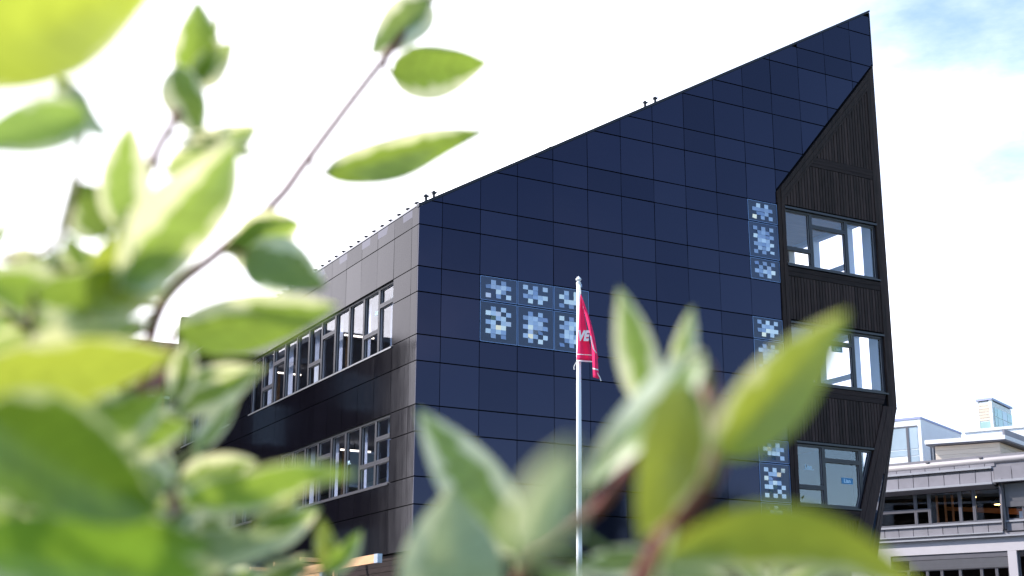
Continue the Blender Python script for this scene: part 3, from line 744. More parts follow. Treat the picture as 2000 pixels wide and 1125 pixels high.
dflap = lambda s, v: -0.15 - 0.10*math.sin(s*3.0)*min(1, v*1.6) - 0.02*math.sin(v*16+s*3)
cloth([flap_row(i/24) for i in range(25)], dflap, 'folded_flap', 'flag_red', 0.004, 8)
for va, vb in ((0.885, 0.902),):
    cloth([flap_row(lerp(va, vb, i/3)) for i in range(4)], lambda s, q: dflap(s, lerp(va, vb, q))-0.006, 'white_band', 'flag_white', 0.003, 8)
cloth([(1160.5, 1169.5, 683, 699), (1160.5, 1167.5, 690, 701), (1160, 1163, 698, 700)], lambda s, v: -0.10+0.05*s, 'folded_corner', 'flag_red', 0.004, 6)
cloth([(1152.5, 1155, 655, 657), (1155, 1157.5, 668, 670), (1158, 1161, 681, 682), (1164, 1166, 690, 690)], lambda s, v: -0.29, 'letter_remnant', 'flag_white', 0.003, 4)
MB().tube([flagpt(x, y, -0.2)-FO for x, y in ((1160, 722), (1166, 728), (1171, 736), (1174, 744))], 0.010, 6).build('hem_cord', 'cord', fl)
VE = text_mesh('VE', 0.30, 0.22, 0.016)
t = obj('lettering', VE, 'flag_white', fl); t.location = flagpt(1138.5, 656.5, -0.185)-FO; t.rotation_euler = (math.pi/2, R(2), 0); t.scale = (0.62, 0.88, 1)

# ================================================================== grey office building on the right
GX = Vector((20.9, 78.0, 0)); gd = Vector((0.79, -0.613, 0)); GA = math.atan2(gd.y, gd.x)
G = empty('grey_office_building', GX, GA, 'zinc-clad grey office building with ribbon windows behind the black building', 'building')
fG = lambda u, z, d: (u, d, z+1.6)
zy = lambda y: 11.15-(y-912)*0.028
sx = lambda px: (78*(0.2688+(px-1740)*0.000366)-20.9)/(0.79+0.613*(0.2688+(px-1740)*0.000366))
U0, U1 = -14.0, 26.0
up = sx(1948)
MB().prism(rect(U0, U1, zy(937), zy(905)), 0.25, 14, fG).build('attic', 'zinc', G)
MB().prism([(0.9, zy(912)), (14.0, zy(896)), (14.0, zy(898)-0.6), (0.9, zy(914)-0.3)], U0, U1, lambda y, z, x: (x, y, z+1.6)).build('roof', 'roof_pale', G)
m = MB(); m.tube([(U0, 0.32, zy(916)+1.6), (U1, 0.32, zy(916)+1.6)], 0.19, 14); m.build('gutter', 'gutter', G, True)
MB().prism(rect(U0, U1, zy(915), zy(911)), 0.50, 0.95, fG).build('roof_kerb', 'roof_pale', G)
for px in (1809, 1913):
    m = MB(); u = sx(px); m.box(u-0.08, u+0.08, 0.12, 0.28, zy(911)+1.6, zy(908)+1.6); m.build('roof_hook', 'zinc_dark', G)
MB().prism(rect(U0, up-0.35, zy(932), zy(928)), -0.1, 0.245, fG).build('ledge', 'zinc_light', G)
# zinc sheets with standing seams
def sheets(u0, u1, z0, z1, d, step=1.03, ph=0.0, mt='zinc', name='zinc_sheet'):
    u = u0
    while u < u1-0.02:
        b = min(u+step, u1); MB().prism(rect(u+0.018, b-0.018, z0, z1), d, d+0.05, fG).build(name, mt, G); u = b
sheets(-3.0, up-0.25, zy(958), zy(937.6), -0.02, 0.86)
sheets(up-0.24, U1-14, zy(956), zy(931), -0.12, 0.95)
sheets(-3.0, up-0.25, zy(927), zy(920), 0.20, 0.82); sheets(-3.0, up-0.25, zy(936.5), zy(932.5), 0.10, 0.86)
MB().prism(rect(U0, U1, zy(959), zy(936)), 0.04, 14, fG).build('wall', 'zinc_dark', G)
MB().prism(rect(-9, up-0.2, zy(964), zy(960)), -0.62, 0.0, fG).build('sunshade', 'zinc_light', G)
MB().prism([(-0.60, zy(964)-0.005), (0.0, zy(970)), (0.0, zy(970.6)), (-0.60, zy(964.6)-0.005)], -9, up-0.2, lambda y, z, x: (x, y, z+1.6)).build('soffit', 'zinc', G)
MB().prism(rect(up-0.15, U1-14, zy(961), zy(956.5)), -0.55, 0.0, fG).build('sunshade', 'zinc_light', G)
# ribbon of windows
zt, zb2 = zy(966), zy(1030)
mull = [-6.0, -3.5, -1.2, sx(1781), sx(1807.5), sx(1867), sx(1894), up-0.02]
for i, (a, b) in enumerate(zip(mull, mull[1:])):
    P = [(rect(a, b-0.01, zb2, zt), False)]
    if i < 4: P = [(rect(a, b-0.01, zy(1001), zt), False), (rect(a, b-0.01, zb2, zy(1001)-0.01), False)]
    wn = window(G, fG, P, rect(a, b, zb2, zt), None, frame_d=(0.05, 0.2), fm='zinc_dark', gm='clear_glass', glass_d=0.12, fw=0.075)
MB().prism(rect(-9, U1-14, zy(1034), zy(1030.5)), -0.10, 0.3, fG).build('sill', 'zinc_light', G)
MB().box(-10, U1-12, 7.0, 7.2, zb2+0.6, zt+1.6).build('room_wall', 'dark_room', G)
MB().box(-10, U1-12, 0.3, 7.0, zb2+1.3, zb2+1.5).build('room_floor', 'dark_room', G)
MB().box(-10, U1-12, 0.3, 7.0, zt+1.5, zt+1.6).build('room_ceiling', 'dark_room', G)
MB().prism([(sx(1800), zy(985)), (sx(1960), zy(1000)), (sx(1960), zy(1012)), (sx(1800), zy(992))], 3.0, 3.1, fG).build('stair_string', 'orange_wood', G)
for px in (1808, 1824, 1838): MB().box(sx(px), sx(px)+0.1, 1.0, 1.1, zb2+1.6, zt+1.45).build('screen_post', 'orange_wood', G)
for px, yy in ((1922, 990), (1946, 986)):
    u = sx(px)
    MB().tube([(u, 1.6, zy(yy+3)+1.6), (u, 1.6, zy(yy-1)+1.6), (u, 1.6, zy(yy-9)+1.6)], [0.42, 0.30, 0.05], 14).build('lamp_shade', 'lamp_shade', G, True)
    MB().tube([(u, 1.6, zy(yy+4)+1.6), (u, 1.6, zy(yy+3)+1.59)], 0.22, 12).build('lamp_bulb', 'lamp_glow', G)
MB().tube([(sx(1881), 1.3, zy(979)+1.6), (sx(1881), 1.3, zy(976.5)+1.6)], 0.07, 8).build('lamp_bulb', 'lamp_glow', G)
# pier, blind and window right of the pier
MB().box(up-0.02, up+0.16, -0.14, 0.25, zy(1046)+1.6, zy(952)+1.6).build('pier', 'zinc', G)
MB().tube([(up+0.10, -0.22, zy(1048)+1.6), (up+0.10, -0.22, zy(960)+1.6)], 0.055, 10).build('downpipe', 'zinc_dark', G, True)
for i in range(16):
    z = zy(963) - i*(zy(963)-zy(1006))/16
    MB().prism([(-0.035, z), (-0.028, z), (0.005, z-0.082), (-0.002, z-0.082)], up+0.24, up+5.0, lambda y, z, x: (x, y, z+1.6)).build('blind_slat', 'blind', G)
window(G, fG, [(rect(up+0.2+k*0.9, up+0.2+(k+1)*0.9-0.01, zb2, zt), False) for k in range(6)], None or rect(0, 1, 0, 1), None, frame_d=(0.06, 0.2), fm='zinc_dark', gm='clear_glass', glass_d=0.12)
MB().box(up+0.75, up+1.3, 0.35, 0.40, zb2+1.62, zb2+2.05).build('paper_sheet', 'white_cladding', G); MB().box(up+1.38, up+2.3, 0.35, 0.40, zb2+1.62, zb2+2.0).build('paper_sheet', 'white_cladding', G)
MB().prism(rect(U1-14, U1, zy(1034), zy(937)), 0.0, 0.5, fG).build('wall', 'zinc', G); MB().prism(rect(U0, -9.01, zy(1034), zy(937)), 0.0, 0.5, fG).build('wall', 'zinc', G)
# spandrel, ledges and rendered wall below
sheets(-3.0, up-0.03, zy(1050.5), zy(1034.5), -0.02, 0.82); sheets(up+0.17, U1-14, zy(1050), zy(1034.5), -0.04, 0.9)
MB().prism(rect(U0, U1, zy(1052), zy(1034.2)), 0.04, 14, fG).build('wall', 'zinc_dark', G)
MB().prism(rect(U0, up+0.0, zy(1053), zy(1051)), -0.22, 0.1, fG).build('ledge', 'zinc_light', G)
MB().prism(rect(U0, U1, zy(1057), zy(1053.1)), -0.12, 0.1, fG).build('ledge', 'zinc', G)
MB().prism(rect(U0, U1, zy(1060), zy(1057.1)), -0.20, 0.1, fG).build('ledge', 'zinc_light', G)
WL, WR, PR = sx(1795), sx(1951), sx(1968)
zw = zy(1086)
MB().prism(rect(U0, U1, zw, zy(1060.1)), 0.0, 13.9, fG).build('rendered_wall', 'render_white', G)
MB().prism(rect(U0, WL-2.0, -1.6, zw-0.005), 0.001, 13.9, fG).build('rendered_wall', 'render_white', G)
MB().prism(rect(WR, PR, -1.6, zw-0.005), 0.001, 0.5, fG).build('rendered_wall', 'render_white', G)
MB().prism(rect(PR+5, U1, -1.6, zw-0.005), 0.001, 13.9, fG).build('rendered_wall', 'render_white', G)
MB().box(WL-2.0, PR+5, 4.0, 4.2, 0, zw+1.59).build('room_wall', 'dark_room', G)
MB().prism(rect(WL-2.0, WR-0.005, zw-0.28, zw-0.005), 0.05, 0.35, fG).build('blind_box', 'zinc_dark', G)
for i in range(9):
    z = zw-0.30-i*0.055
    MB().prism([(0.06, z), (0.067, z), (0.09, z-0.054), (0.083, z-0.054)], WL-1.0, WR-0.02, lambda y, z, x: (x, y, z+1.6)).build('blind_slat', 'blind', G)
uu = [WL-2.0, WL-1.1, WL-0.05, WL+0.75, WL+1.75, (WL+WR)/2+0.7, (WL+WR)/2+1.5, WR-0.01]
P = [(rect(a, b-0.01, zw-3.2, zw-0.78), False) for a, b in zip(uu, uu[1:])]
window(G, fG, P, rect(0, 1, 0, 1), None, frame_d=(0.15, 0.3), fm='zinc_dark', gm='clear_glass', glass_d=0.22)
window(G, fG, [(rect(PR+0.02+k*0.75, PR+0.02+(k+1)*0.75-0.01, zw-3.2, zw-0.01), False) for k in range(6)], rect(0, 1, 0, 1), None, frame_d=(0.15, 0.3), fm='zinc_dark', gm='clear_glass', glass_d=0.22)

# ================================================================== buildings on the rise beyond
def corner_frame(px, py, dist):
    """ground point, height for a roof corner seen at a pixel at an assumed distance"""
    p = at_y(px, py, dist); return Vector((p.x, p.y, 0)), p.z
c, h = corner_frame(1797, 815, 112.0)
q = at_height(1745, 820.0, h); d1 = Vector((q.x-c.x, q.y-c.y, 0)).normalized()       # along the left face
q2 = at_height(1877, 846, h); d2 = Vector((q2.x-c.x, q2.y-c.y, 0)); Lr = d2.length; d2.normalize()
WB = empty('white_building', c, 0, 'white modern building with big corner windows beyond the grey roof', 'building')
def obl(a, b): return lambda u, z, d: tuple(a*u + b*d + Vector((0, 0, z)))
fL = obl(d1, d2); fR = obl(d2, d1)
dz = lambda py, px=1797: at_y(px, py, 112.0).z
def sl_(px, py, dirv, base):      # distance along a face direction for a pixel
    r = ray(px, py); a, b = r.x, r.y
    den = dirv.x*b - dirv.y*a
    return (a*(base.y) - b*(base.x))/den
MB().prism(rect(0.0, 16, 0, h-0.12), 0.0, Lr, fL).build('wall', 'white_cladding', WB)
MB().prism(rect(-0.05, 16, h-0.12, h+0.06), -0.05, Lr+0.05, fL).build('roof', 'edge_blue', WB)
ul0, ul1, ul2 = sl_(1791, 835, d1, c), sl_(1773, 835, d1, c), sl_(1742, 835, d1, c)
za, zb3, zc3, zd3 = dz(833), dz(875), dz(888), dz(897)
for a, b, z0, z1 in ((ul0, ul1-0.05, zb3, za), (ul1+0.15, ul2+2, zb3, za), (ul0, ul1-0.05, zc3, zb3-0.08), (ul1+0.15, ul2+2, zc3, zb3-0.08), (ul0, ul1-0.05, zd3-1, zc3-0.08)):
    wn = MB().prism(rect(a, b, z0, z1), -0.03, -0.003, fL).build('window', 'pale_glass', WB)
MB().prism(rect(ul1-0.05, ul1+0.15, zd3-1, za+0.05), -0.08, -0.004, fL).build('mullion', 'zinc_dark', WB)
MB().prism(rect(ul0, ul2+2, za+0.0, za+0.12), -0.06, -0.004, fL).build('mullion', 'zinc_dark', WB)
ur = [sl_(x, 850, d2, c) for x in (1815.5, 1822, 1826, 1832, 1837, 1848, 1858, 1868, 1876)]
ztops = [at_y(1815.5, 837.5, (c+d2*ur[0]).y).z, ]
zbot = dz(905)
z_r = h - 2.0
for i, (a, b) in enumerate(zip(ur, ur[1:])):
    MB().prism(rect(a+0.12, b-0.05, zbot if i < 2 else z_r-3.0, z_r), -0.03, -0.003, fR).build('window', 'pale_glass' if i > 1 else 'pane_dark', WB)
    MB().prism(rect(a-0.05, a+0.11, zbot if i < 3 else z_r-3.0, z_r), -0.08, -0.002, fR).build('mullion', 'zinc_dark', WB)
MB().prism(rect(ur[0]-0.05, ur[-1], z_r+0.005, z_r+0.16), -0.08, -0.002, fR).build('mullion', 'zinc_dark', WB)
# long lower wing with a balcony, further right
c2 = Vector((q2.x, q2.y, 0)) + d2*0.5; h2 = h
LW = empty('white_wing', c2, 0, 'long low white wing with a timber-lined balcony behind the beige block', 'building')
e1 = (-d1)
fW = obl(e1, d2)
hx = at_y(1877, 846, c2.y).z
MB().prism(rect(0.1, 60, hx-3.2, hx), 0.0, 10, fW).build('wall', 'white_cladding', LW)
MB().prism(rect(0.1, 60, hx+0.004, hx+0.25), -0.1, 10, fW).build('roof', 'roof_pale', LW)
u1 = sl_(1957, 850, e1, c2)
MB().prism(rect(0.1, u1, 0, hx-3.21), 0.001, 10, fW).build('wall', 'white_cladding', LW)
MB().prism(rect(u1, 60, 0, hx-3.21), 2.5, 10, fW).build('balcony_lining', 'orange_wood', LW)
u2 = sl_(1984, 850, e1, c2)
MB().prism(rect(u2, u2+1.2, hx-7, hx-3.22), 1.6, 2.4, fW).build('door', 'red_wood', LW); MB().prism(rect(u2+3, u2+4, 0, hx-3.22), 0.05, 0.6, fW).build('column', 'white_cladding', LW)
# beige boarded block on the grey roof
cb_, hb = corner_frame(1952, 863, 92.0)
q = at_height(1826, 871.5, hb); b1_ = Vector((q.x-cb_.x, q.y-cb_.y, 0)); Lb = b1_.length; b1_.normalize()
q = at_height(1999, 879.5, hb); b2_ = Vector((q.x-cb_.x, q.y-cb_.y, 0)); Lb2 = b2_.length*1.4; b2_.normalize()
BB = empty('beige_boarded_block', cb_, 0, 'low block of pale beige level boards with overhanging grey roof', 'building')
fb = obl(b1_, b2_); fb2 = obl(b2_, b1_)
MB().prism(rect(0.05, Lb, 0, hb-0.02), 0.05, Lb2, fb).build('core', 'beige_boards', BB)
for i in range(9):
    z1 = hb-0.03-i*0.30
    MB().prism(rect(0.0, Lb, z1-0.285, z1), 0.0, 0.045, fb).build('board', 'beige_boards', BB)
    MB().prism(rect(0.05, Lb2, z1-0.285, z1), 0.0, 0.045, fb2).build('board', 'beige_boards', BB)
MB().prism(rect(-0.5, Lb+0.4, hb+0.0, hb+0.08), -0.5, Lb2+0.3, fb).build('soffit', 'zinc_dark', BB)
MB().prism(rect(-0.55, Lb+0.45, hb+0.085, hb+0.36), -0.55, Lb2+0.35, fb).build('roof', 'roof_pale', BB)
MB().prism(rect(-0.50, Lb2+0.3, hb+0.36, hb+0.75), -0.53, -0.40, fb2).build('roof_upstand', 'zinc', BB)
# glass stair tower
ct, ht = corner_frame(1936, 779, 150.0)
q = at_height(1908, 782.5, ht); t1 = Vector((q.x-ct.x, q.y-ct.y, 0)); Lt = t1.length; t1.normalize()
q = at_height(1975, 797.5, ht); t2 = Vector((q.x-ct.x, q.y-ct.y, 0)); Lt2 = t2.length; t2.normalize()
TW = empty('glass_tower', ct, 0, 'slender glazed stair tower with flat roof rising above white roofs', 'tower')
ft = obl(t1, t2); ft2 = obl(t2, t1)
zt0 = at_y(1936, 845, 150).z
MB().prism(rect(0.05, Lt-0.05, 0, ht-0.2), 0.05, Lt2, ft).build('core', 'white_cladding', TW)
for a, b in ((0.0, 0.30), (Lt-0.12, Lt)): MB().prism(rect(a, b, 0, ht-0.1), -0.02, 0.4, ft).build('corner_post', 'white_cladding', TW)
MB().prism(rect(-0.12, Lt+0.12, ht-0.1, ht+0.12), -0.12, Lt2+0.1, ft).build('roof', 'edge_blue', TW)
for i in range(6):
    z1 = ht-0.4-i*0.32; MB().prism(rect(0.32, Lt-0.14, z1-0.27, z1), -0.01, 0.04, ft).build('louvre', 'beige_boards', TW)
zg = ht-2.4
for i in range(12):
    z1 = zg-i*1.02
    MB().prism(rect(0.32, Lt-0.14, z1-0.96, z1), 0.0, 0.045, ft).build('pane', 'green_glass' if i < 10 else 'pale_glass', TW)
    for k in range(4):
        a, b = k*Lt2/4+(0.75 if k == 0 else 0.06), (k+1)*Lt2/4-0.06
        MB().prism(rect(a, b, z1-0.96+1.6, z1+1.6), 0.0, 0.045, ft2).build('pane', 'green_glass' if k != 2 else 'pale_glass', TW)
MB().prism(rect(0.32, Lt-0.14, zg-10.5, zg-10.25), -0.03, 0.0, ft).build('rail', 'red_wood', TW)
fw_ = Lt2*0.62
MB().prism(rect(fw_, fw_+26, 0, ht-2.9), -1.2, 6.0, ft2).build('white_annex', 'white_cladding', TW)

# ================================================================== brown boarded house on the left
HB = empty('brown_boarded_house', (KX, KY, 0), YA, 'long dark brown boarded house with pale window frames behind the leafy shrub', 'house')
HD = 30.0
def house_wing(u0, u1, zr, dep):
    MB().box(u0+0.05, u1-0.05, dep+0.05, dep+12, 0, zr+Z0).build('wall', 'brown_boards', HB)
    MB().prism([(u0-0.3, zr+Z0+0.005), (u1+0.3, zr+Z0+0.005), (u1+0.3, zr+Z0+0.24), (u0-0.3, zr+Z0+0.24)], dep-0.35, dep+12.4, lambda u, z, d: (u, d, z)).build('roof', 'zinc_dark', HB)
    n = int((zr+9)/0.30)
    for i in range(n):
        z1 = zr+Z0-i*0.30
        MB().prism([(dep+0.05, z1), (dep+0.02, z1), (dep-0.02, z1-0.295), (dep+0.05, z1-0.295)], u0, u1, lambda y, z, x: (x, y, z)).build('board', 'brown_boards', HB)
    return
house_wing(-8.0, 4.0, 2.35, HD)
house_wing(-13.0, -8.02, 3.66, HD-1.0)
def house_window(u0, u1, z0, z1, dep, lining=None):
    m = MB()
    for q in (rect(u0, u0+0.12, z0, z1), rect(u1-0.12, u1, z0, z1), rect(u0+0.12, u1-0.12, z0, z0+0.12), rect(u0+0.12, u1-0.12, z1-0.12, z1)): m.prism(q, dep-0.10, dep+0.04, fA)
    o = m.build('window', 'window_white' if not lining else lining, HB)
    MB().prism(rect(u0+0.125, u1-0.125, z0+0.125, z1-0.125), dep-0.05, dep-0.03, fA).build('pane', 'pane_dark', o)
for k in range(3):
    for z in (-0.4, -4.0, -7.6): house_window(-6.8+k*3.4, -5.4+k*3.4, z-1.4, z+0.5, HD, None)
house_window(0.55, 0.85, -0.9, 1.2, HD, 'red_wood'); house_window(1.55, 1.95, -0.8, 0.9, HD)
for z in (1.6, -2.2, -6.0): house_window(-11.2, -9.4, z-1.5, z+0.3, HD-1.0)

# ================================================================== trees
def tree_meshes(seed, H, spread):
    rn = random.Random(seed); m = MB()
    m.tube([(0, 0, -0.1), (0.1, 0, H*0.25), (0.05, 0.1, H*0.55), (0, 0, H*0.85)], [0.28, 0.22, 0.13, 0.04], 8)
    tips = []
    for i in range(22):
        z0 = H*rn.uniform(0.22, 0.75); a = rn.uniform(0, 6.28); l = spread*rn.uniform(0.5, 1.0)*(1.15-z0/H*0.7)
        p1 = (math.cos(a)*l*0.55, math.sin(a)*l*0.55, z0+l*0.32); p2 = (math.cos(a)*l, math.sin(a)*l, z0+l*0.55+H*0.05)
        m.tube([(0.05, 0.03, z0), p1, p2], [0.08, 0.05, 0.015], 5); tips += [Vector(p1), Vector(p2), (Vector(p1)+Vector(p2))/2]
    tips += [Vector((0, 0, H*0.86)), Vector((0.2, 0.1, H*0.78))]
    trunk = m.mesh('trunk')
    bm = bmesh.new()
    for t_ in tips:
        cr_ = rn.uniform(0.5, 1.15)*spread/3.2
        for k in range(95):
            v = Vector((rn.gauss(0, 1), rn.gauss(0, 1), rn.gauss(0, 0.8)))*cr_*0.55 + t_
            s = rn.uniform(0.07, 0.15); e = Euler((rn.uniform(0, 6), rn.uniform(0, 6), rn.uniform(0, 6))).to_matrix()
            vv = [bm.verts.new(v + e @ Vector(c_)*s) for c_ in ((-0.6, -1, 0), (0.6, -0.5, 0.15), (0.3, 1.1, 0), (-0.7, 0.5, 0.2))]
            bm.faces.new(vv)
    cm = bpy.data.meshes.new('crown'); bm.to_mesh(cm); bm.free()
    trunk.materials.append(MATS['bark']); cm.materials.append(MATS['tree_leaf'])
    return trunk, cm
TM = [tree_meshes(3, 12.0, 3.6), tree_meshes(8, 12.0, 3.1), tree_meshes(5, 12.0, 1.7)]
def tree(x, y, H, k, label, group=None):
    t_ = empty('broadleaf_tree', (x, y, 0), random.uniform(0, 6.28), label, 'tree', group); t_.scale = (H/12.0,)*3
    obj('trunk', TM[k][0], None, t_); c_ = obj('crown', TM[k][1], None, t_)
ft_ = at_y(60, 522, 82.0)
tree(ft_.x, ft_.y, ft_.z*1.04, 2, 'tall leafy tree rising behind the brown boarded house roof')
for i, (x, y, H) in enumerate(((36, 34, 11), (33, 24, 13.5), (38, 15, 12), (31, 8, 12.5), (44, 25, 14.5), (42, 40, 10), (27, 1, 11), (36, -4, 13))):
    tree(x, y, H, i % 2, 'broadleaf tree in the row across the yard facing the module facade', 'trees across the yard')

# ================================================================== variegated dogwood around the camera
SH = [empty('dogwood_shrub', (-0.42, 0.62, 0), 0, 'bushy variegated dogwood with green and cream leaves filling the left foreground', 'shrub'),
      empty('dogwood_shrub', (0.10, 0.52, 0), 0, 'lime-leaved dogwood shoots on red-brown stems in front of the flagpole', 'shrub')]
PX = lambda x, y, d: at_dist(x, y, d)
def curve(pts, n=10):
    """Catmull-Rom through the points"""
    P_ = [Vector(p) for p in pts]; P_ = [P_[0]*2-P_[1]] + P_ + [P_[-1]*2-P_[-2]]; res = []
    for i in range(1, len(P_)-2):
        for k in range(n):
            t = k/n; a, b, c, d = P_[i-1:i+3]
            res.append(0.5*((2*b) + (c-a)*t + (2*a-5*b+4*c-d)*t*t + (3*b-a-3*c+d)*t**3))
    res.append(P_[-2]); return res
STEM_PTS = [[], []]
def stem(si, pts, r0, r1, m_='stem_red', root=True):
    P_ = [PX(*p) for p in pts]
    if root:
        g = SH[si].location; P_ = [Vector((g.x + random.uniform(-0.05, 0.05), g.y + random.uniform(-0.05, 0.05), -0.02)), Vector((lerp(g.x, P_[0].x, 0.6), lerp(g.y, P_[0].y, 0.6), P_[0].z*0.5)), Vector((lerp(g.x, P_[0].x, 0.9), lerp(g.y, P_[0].y, 0.9), P_[0].z*0.80)), P_[0] + (P_[0]-P_[1])*0.6] + P_
    c_ = curve(P_, 8); n = len(c_)
    MB().tube([p - SH[si].location for p in c_], [lerp(r0, r1, i/(n-1)) for i in range(n)], 8).build('stem', m_, SH[si], True)
    STEM_PTS[si] += [p for p in c_ if p.z > 1.25]
stem(0, [(250, 1500, .78), (262, 1100, .74), (275, 800, .72), (315, 600, .72), (430, 490, .72), (540, 392, .74), (595, 320, .76), (700, 180, .80), (840, 2, .85), (905, -80, .88)], .0036, .0023)
stem(0, [(60, 1500, .62), (110, 1000, .58), (190, 700, .56), (240, 480, .57), (300, 310, .62), (345, 225, .66), (380, 150, .70)], .0046, .0018)
stem(0, [(-120, 1500, .46), (-160, 700, .40), (-190, 160, .36)], .004, .002)
stem(0, [(40, 1500, .55), (30, 900, .54), (90, 560, .56), (165, 235, .60), (122, 168, .62)], .0035, .001, 'stem_green')
stem(0, [(350, 1500, .66), (370, 1150, .60), (330, 950, .56), (300, 800, .56), (338, 652, .58)], .0046, .0018)
stem(0, [(590, 1500, .72), (600, 1250, .70), (640, 1120, .70)], .0034, .0012, 'stem_green')
stem(0, [(460, 1500, .66), (440, 1150, .64), (385, 880, .66), (350, 800, .68)], .0034, .0012, 'stem_green')
stem(1, [(1150, 1500, .47), (1230, 1200, .44), (1275, 1105, .43), (1335, 1000, .42), (1400, 888, .43), (1388, 770, .48), (1372, 715, .48)], .0048, .0034)
stem(1, [(900, 1500, .52), (1010, 1140, .50), (1090, 1060, .49), (1180, 978, .48), (1260, 870, .47)], .0030, .0022)
stem(1, [(1500, 1500, .60), (1505, 1150, .60)], .0026, .0014)

def leaf(si, bx, by, tx, ty, wpx, d0, d1=None, m_='leaf_green', roll=0, droop=0.10, fold=0.16, wav=0.0, pet=True, sidec=0.0):
    """one leaf: base and tip given as directions and distances, width as seen, then turned about its own axis"""
    d1 = d1 or d0
    B, T = PX(bx, by, d0), PX(tx, ty, d1)
    ax = T-B; ln = ax.length; ax.normalize()
    view = ((B+T)/2 - CAM).normalized()
    sd_ = ax.cross(view).normalized(); nm = sd_.cross(ax).normalized()
    if nm.dot(view) > 0: nm = -nm; sd_ = -sd_
    wd = wpx/F_PX*(d0+d1)/2/max(0.35, math.cos(R(roll)))
    rot = Matrix.Rotation(R(roll), 3, ax); sd_ = rot @ sd_; nm = rot @ nm
    NL, NW = 16, 8
    bm = bmesh.new(); uvl = bm.loops.layers.uv.new('UVMap'); g = []
    ph = random.uniform(0, 6.28)
    for i in range(NL+1):
        v = i/NL
        # ovate outline with a drawn-out tip
        hw = (v**0.60)*((1-v)**0.98)/0.3755 * 1.06 + 0.004
        row = []
        for k in range(NW+1):
            s = k/NW*2-1
            x = s*wd/2*hw
            zz = fold*abs(x)*1.6 + droop*ln*(-4*(v-0.5)**2+1)*0.5 + wav*ln*math.sin(v*9+ph)*abs(s)**1.5
            row.append(bm.verts.new(B + ax*(v*ln) + sd_*(x + sidec*ln*(v*(1-v))) + nm*zz - SH[si].location))
        g.append(row)
    for i in range(NL):
        for k in range(NW):
            f = bm.faces.new((g[i][k], g[i][k+1], g[i+1][k+1], g[i+1][k]))
            for lp, (ii, kk_) in zip(f.loops, ((i, k), (i, k+1), (i+1, k+1), (i+1, k))): lp[uvl].uv = (kk_/NW, ii/NL)
            f.smooth = True
    me = bpy.data.meshes.new('leaf'); bm.to_mesh(me); bm.free()
    o = obj('leaf', me, m_, SH[si])
    # raised midrib and the stalk to the nearest stem, as one sub-part
    near = min(STEM_PTS[si], key=lambda p: (p-B).length + (0.5*max(0, p.z-B.z)))
    mid = (near+B)/2 - Vector((0, 0, 0.12*(near-B).length))
    MB().tube([p - SH[si].location for p in curve([near, mid, B + ax*ln*0.02], 5)], [0.0011]*10 + [0.0008], 5).build('leaf_stalk', 'stem_green' if m_ != 'leaf_green' else 'stem_red', o, True)
    return o
V, Gn, Lm, Pa, De = 'leaf_variegated', 'leaf_green', 'leaf_lime', 'leaf_pale', 'leaf_deep'
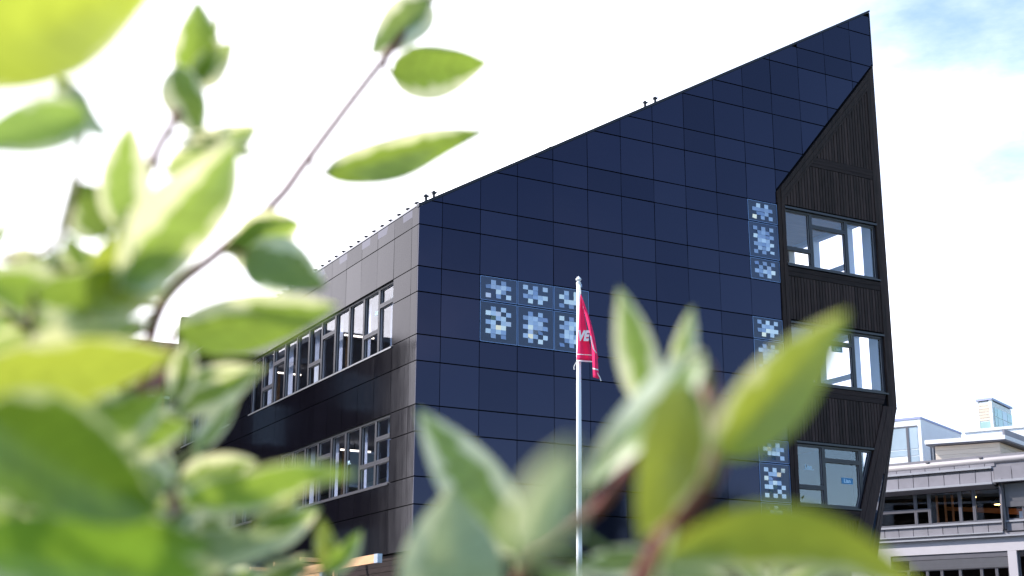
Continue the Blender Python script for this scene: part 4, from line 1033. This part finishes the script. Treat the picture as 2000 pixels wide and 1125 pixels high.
LV = [
 (-190, 118, 345, -52, 215, .34, .36, Lm, 15), (175, 226, -75, 298, 108, .48, .46, Gn, 20), (372, 168, 388, -4, 92, .70, .70, Gn, 10),
 (392, 140, 432, 26, 26, .70, .72, V, 40), (372, 166, 456, 78, 66, .70, .70, V, 20), (340, 128, 398, 276, 84, .66, .66, V, 35), (318, 336, 508, 244, 88, .64, .66, V, 15), (395, 262, 506, 302, 36, .64, .66, Pa, 40),
 (116, 158, 224, 270, 56, .60, .58, Pa, 45), (235, 446, 254, 235, 98, .56, .56, V, 25), (206, 466, 142, 350, 112, .58, .58, Gn, 10), (170, 610, 320, 440, 140, .50, .52, Lm, 25), (225, 470, 335, 395, 70, .56, .56, V, 10), (225, 560, 470, 262, 150, .50, .52, V, 30), (-18, 492, 17, 420, 26, .6, .6, Gn, 0),
 (156, 526, 127, 456, 44, .58, .58, Gn, 10), (445, 490, 590, 436, 112, .72, .74, V, 30), (480, 492, 636, 560, 112, .72, .70, Gn, -15), (430, 492, 520, 412, 40, .72, .73, Gn, 55), (335, 645, 660, 596, 118, .56, .58, Gn, 20),
 (-70, 735, 350, 690, 130, .44, .46, Lm, 25), (60, 575, 330, 560, 120, .50, .52, Gn, 30), (-30, 545, 190, 590, 100, .52, .52, Gn, 15), (30, 690, 300, 625, 80, .50, .5, V, 30), (343, 778, 367, 655, 54, .66, .66, V, 15),
 (344, 805, 520, 716, 62, .66, .68, V, 20), (352, 735, 505, 712, 44, .68, .68, V, 35), (382, 878, 470, 768, 44, .66, .68, V, 10), (350, 935, 505, 902, 66, .62, .64, V, 20), (170, 872, 372, 832, 110, .52, .54, Gn, 25),
 (-40, 800, 320, 1010, 215, .42, .42, De, 10), (350, 985, 700, 922, 84, .50, .50, Gn, 30), (478, 1068, 628, 992, 72, .70, .70, V, 10), (498, 1050, 584, 958, 58, .70, .70, Lm, 15), (640, 1118, 628, 1008, 46, .70, .70, Lm, 10),
 (640, 1122, 708, 1036, 46, .68, .68, Gn, 15), (500, 1150, 606, 1085, 60, .70, .70, V, 20), (-60, 1060, 420, 1130, 170, .40, .40, De, 15), (250, 1110, 580, 1040, 90, .56, .56, Pa, 20), (120, 1040, 420, 1070, 110, .48, .48, De, 10),
 (300, 1000, 470, 960, 70, .56, .58, V, 10), (380, 980, 470, 1080, 60, .60, .60, V, 20), (190, 700, 60, 620, 90, .52, .52, V, 20), (250, 560, 160, 500, 70, .54, .54, Gn, 20), (330, 960, 240, 880, 80, .54, .54, V, 20),
 (-60, 950, 160, 880, 120, .46, .46, De, 20), (120, 880, 340, 760, 100, .5, .5, Gn, 20), (60, 820, 250, 720, 100, .5, .5, Gn, 25), (30, 560, 60, 500, 46, .55, .55, V, 10),
 # twig over the sky
 (632, 341, 950, 253, 84, .78, .82, Gn, 12), (760, 145, 956, 122, 108, .84, .84, Gn, 15), (842, 0, 722, 108, 92, .84, .82, V, 10), (850, -60, 800, 20, 60, .85, .85, V, 10),
]
for t_ in LV: leaf(0, *t_[:7], m_=t_[7], roll=t_[8], droop=random.uniform(-0.10, 0.14), fold=random.uniform(0.05, 0.3), wav=random.uniform(0.01, 0.045))
RV = [
 (1262, 800, 1208, 560, 82, .56, .56, V, 15, .08), (1308, 775, 1352, 598, 52, .56, .57, V, 20, .08), (1398, 892, 1655, 606, 138, .40, .41, Lm, 12, .06), (1345, 750, 1250, 1062, 136, .42, .41, Lm, -20, .12), (1376, 690, 1138, 962, 96, .44, .44, V, 25, .05),
 (1012, 1085, 816, 798, 128, .56, .57, V, 10, .10), (872, 1230, 882, 952, 200, .50, .50, Pa, 10, .05), (1010, 1090, 1120, 862, 120, .21, .21, Pa, 20, .05), (1285, 1090, 1815, 1165, 128, .37, .38, Lm, 20, .1, -0.66),
 (1282, 1098, 1112, 1112, 66, .52, .52, V, 15, .05), (1278, 1090, 1425, 1140, 60, .50, .50, V, 15, .05), (1500, 1150, 1408, 1070, 40, .60, .60, V, 10, .10), (1508, 1155, 1524, 1080, 26, .60, .60, V, 10, .05), (1515, 1150, 1645, 1102, 36, .60, .60, V, 20, .05),
 (1150, 1180, 1060, 1110, 60, .5, .5, Gn, 15, .05),
]
for t_ in RV: leaf(1, *t_[:7], m_=t_[7], roll=t_[8], droop=t_[9], sidec=(t_[10] if len(t_) > 10 else 0.0), fold=random.uniform(0.08, 0.25), wav=random.uniform(0.01, 0.035))
# the dense lower left of the bush
rl = random.Random(21)
gaps = [(195, 640, 75, 30), (360, 595, 60, 50), (300, 745, 45, 50), (400, 690, 30, 25), (440, 900, 60, 40), (470, 1010, 30, 40), (560, 800, 120, 100)]
nf = 0
while nf < 165:
    y = rl.uniform(500, 1180); lim = 330 if y < 640 else (345 if y < 850 else 345 + (y-850)*0.45)
    x = rl.uniform(-60, lim)
    if y < 560 and x > 230: continue
    a = rl.uniform(-0.9, 0.7); l = rl.uniform(85, 185)
    ex, ey = x + math.cos(a)*l*(1 if rl.random() < 0.7 else -1), y + math.sin(a)*l
    if ex > lim + 60: continue
    if ey < 505: continue
    if any(abs(px-gx) < gw+20 and abs(py-gy) < gh+22 for gx, gy, gw, gh in gaps for px, py in ((x, y), (ex, ey), ((x+ex)/2, (y+ey)/2), ((x+3*ex)/4, (y+3*ey)/4), ((3*x+ex)/4, (3*y+ey)/4))): continue
    d = rl.uniform(0.52, 0.95)
    leaf(0, x, y, ex, ey, l*rl.uniform(0.38, 0.55), d, d*rl.uniform(0.95, 1.05), m_=rl.choice((Gn, Gn, De, V, V, V, Lm)), roll=rl.uniform(-45, 45), droop=rl.uniform(-0.1, 0.15), fold=rl.uniform(0.05, 0.3), wav=rl.uniform(0, 0.02))
    nf += 1
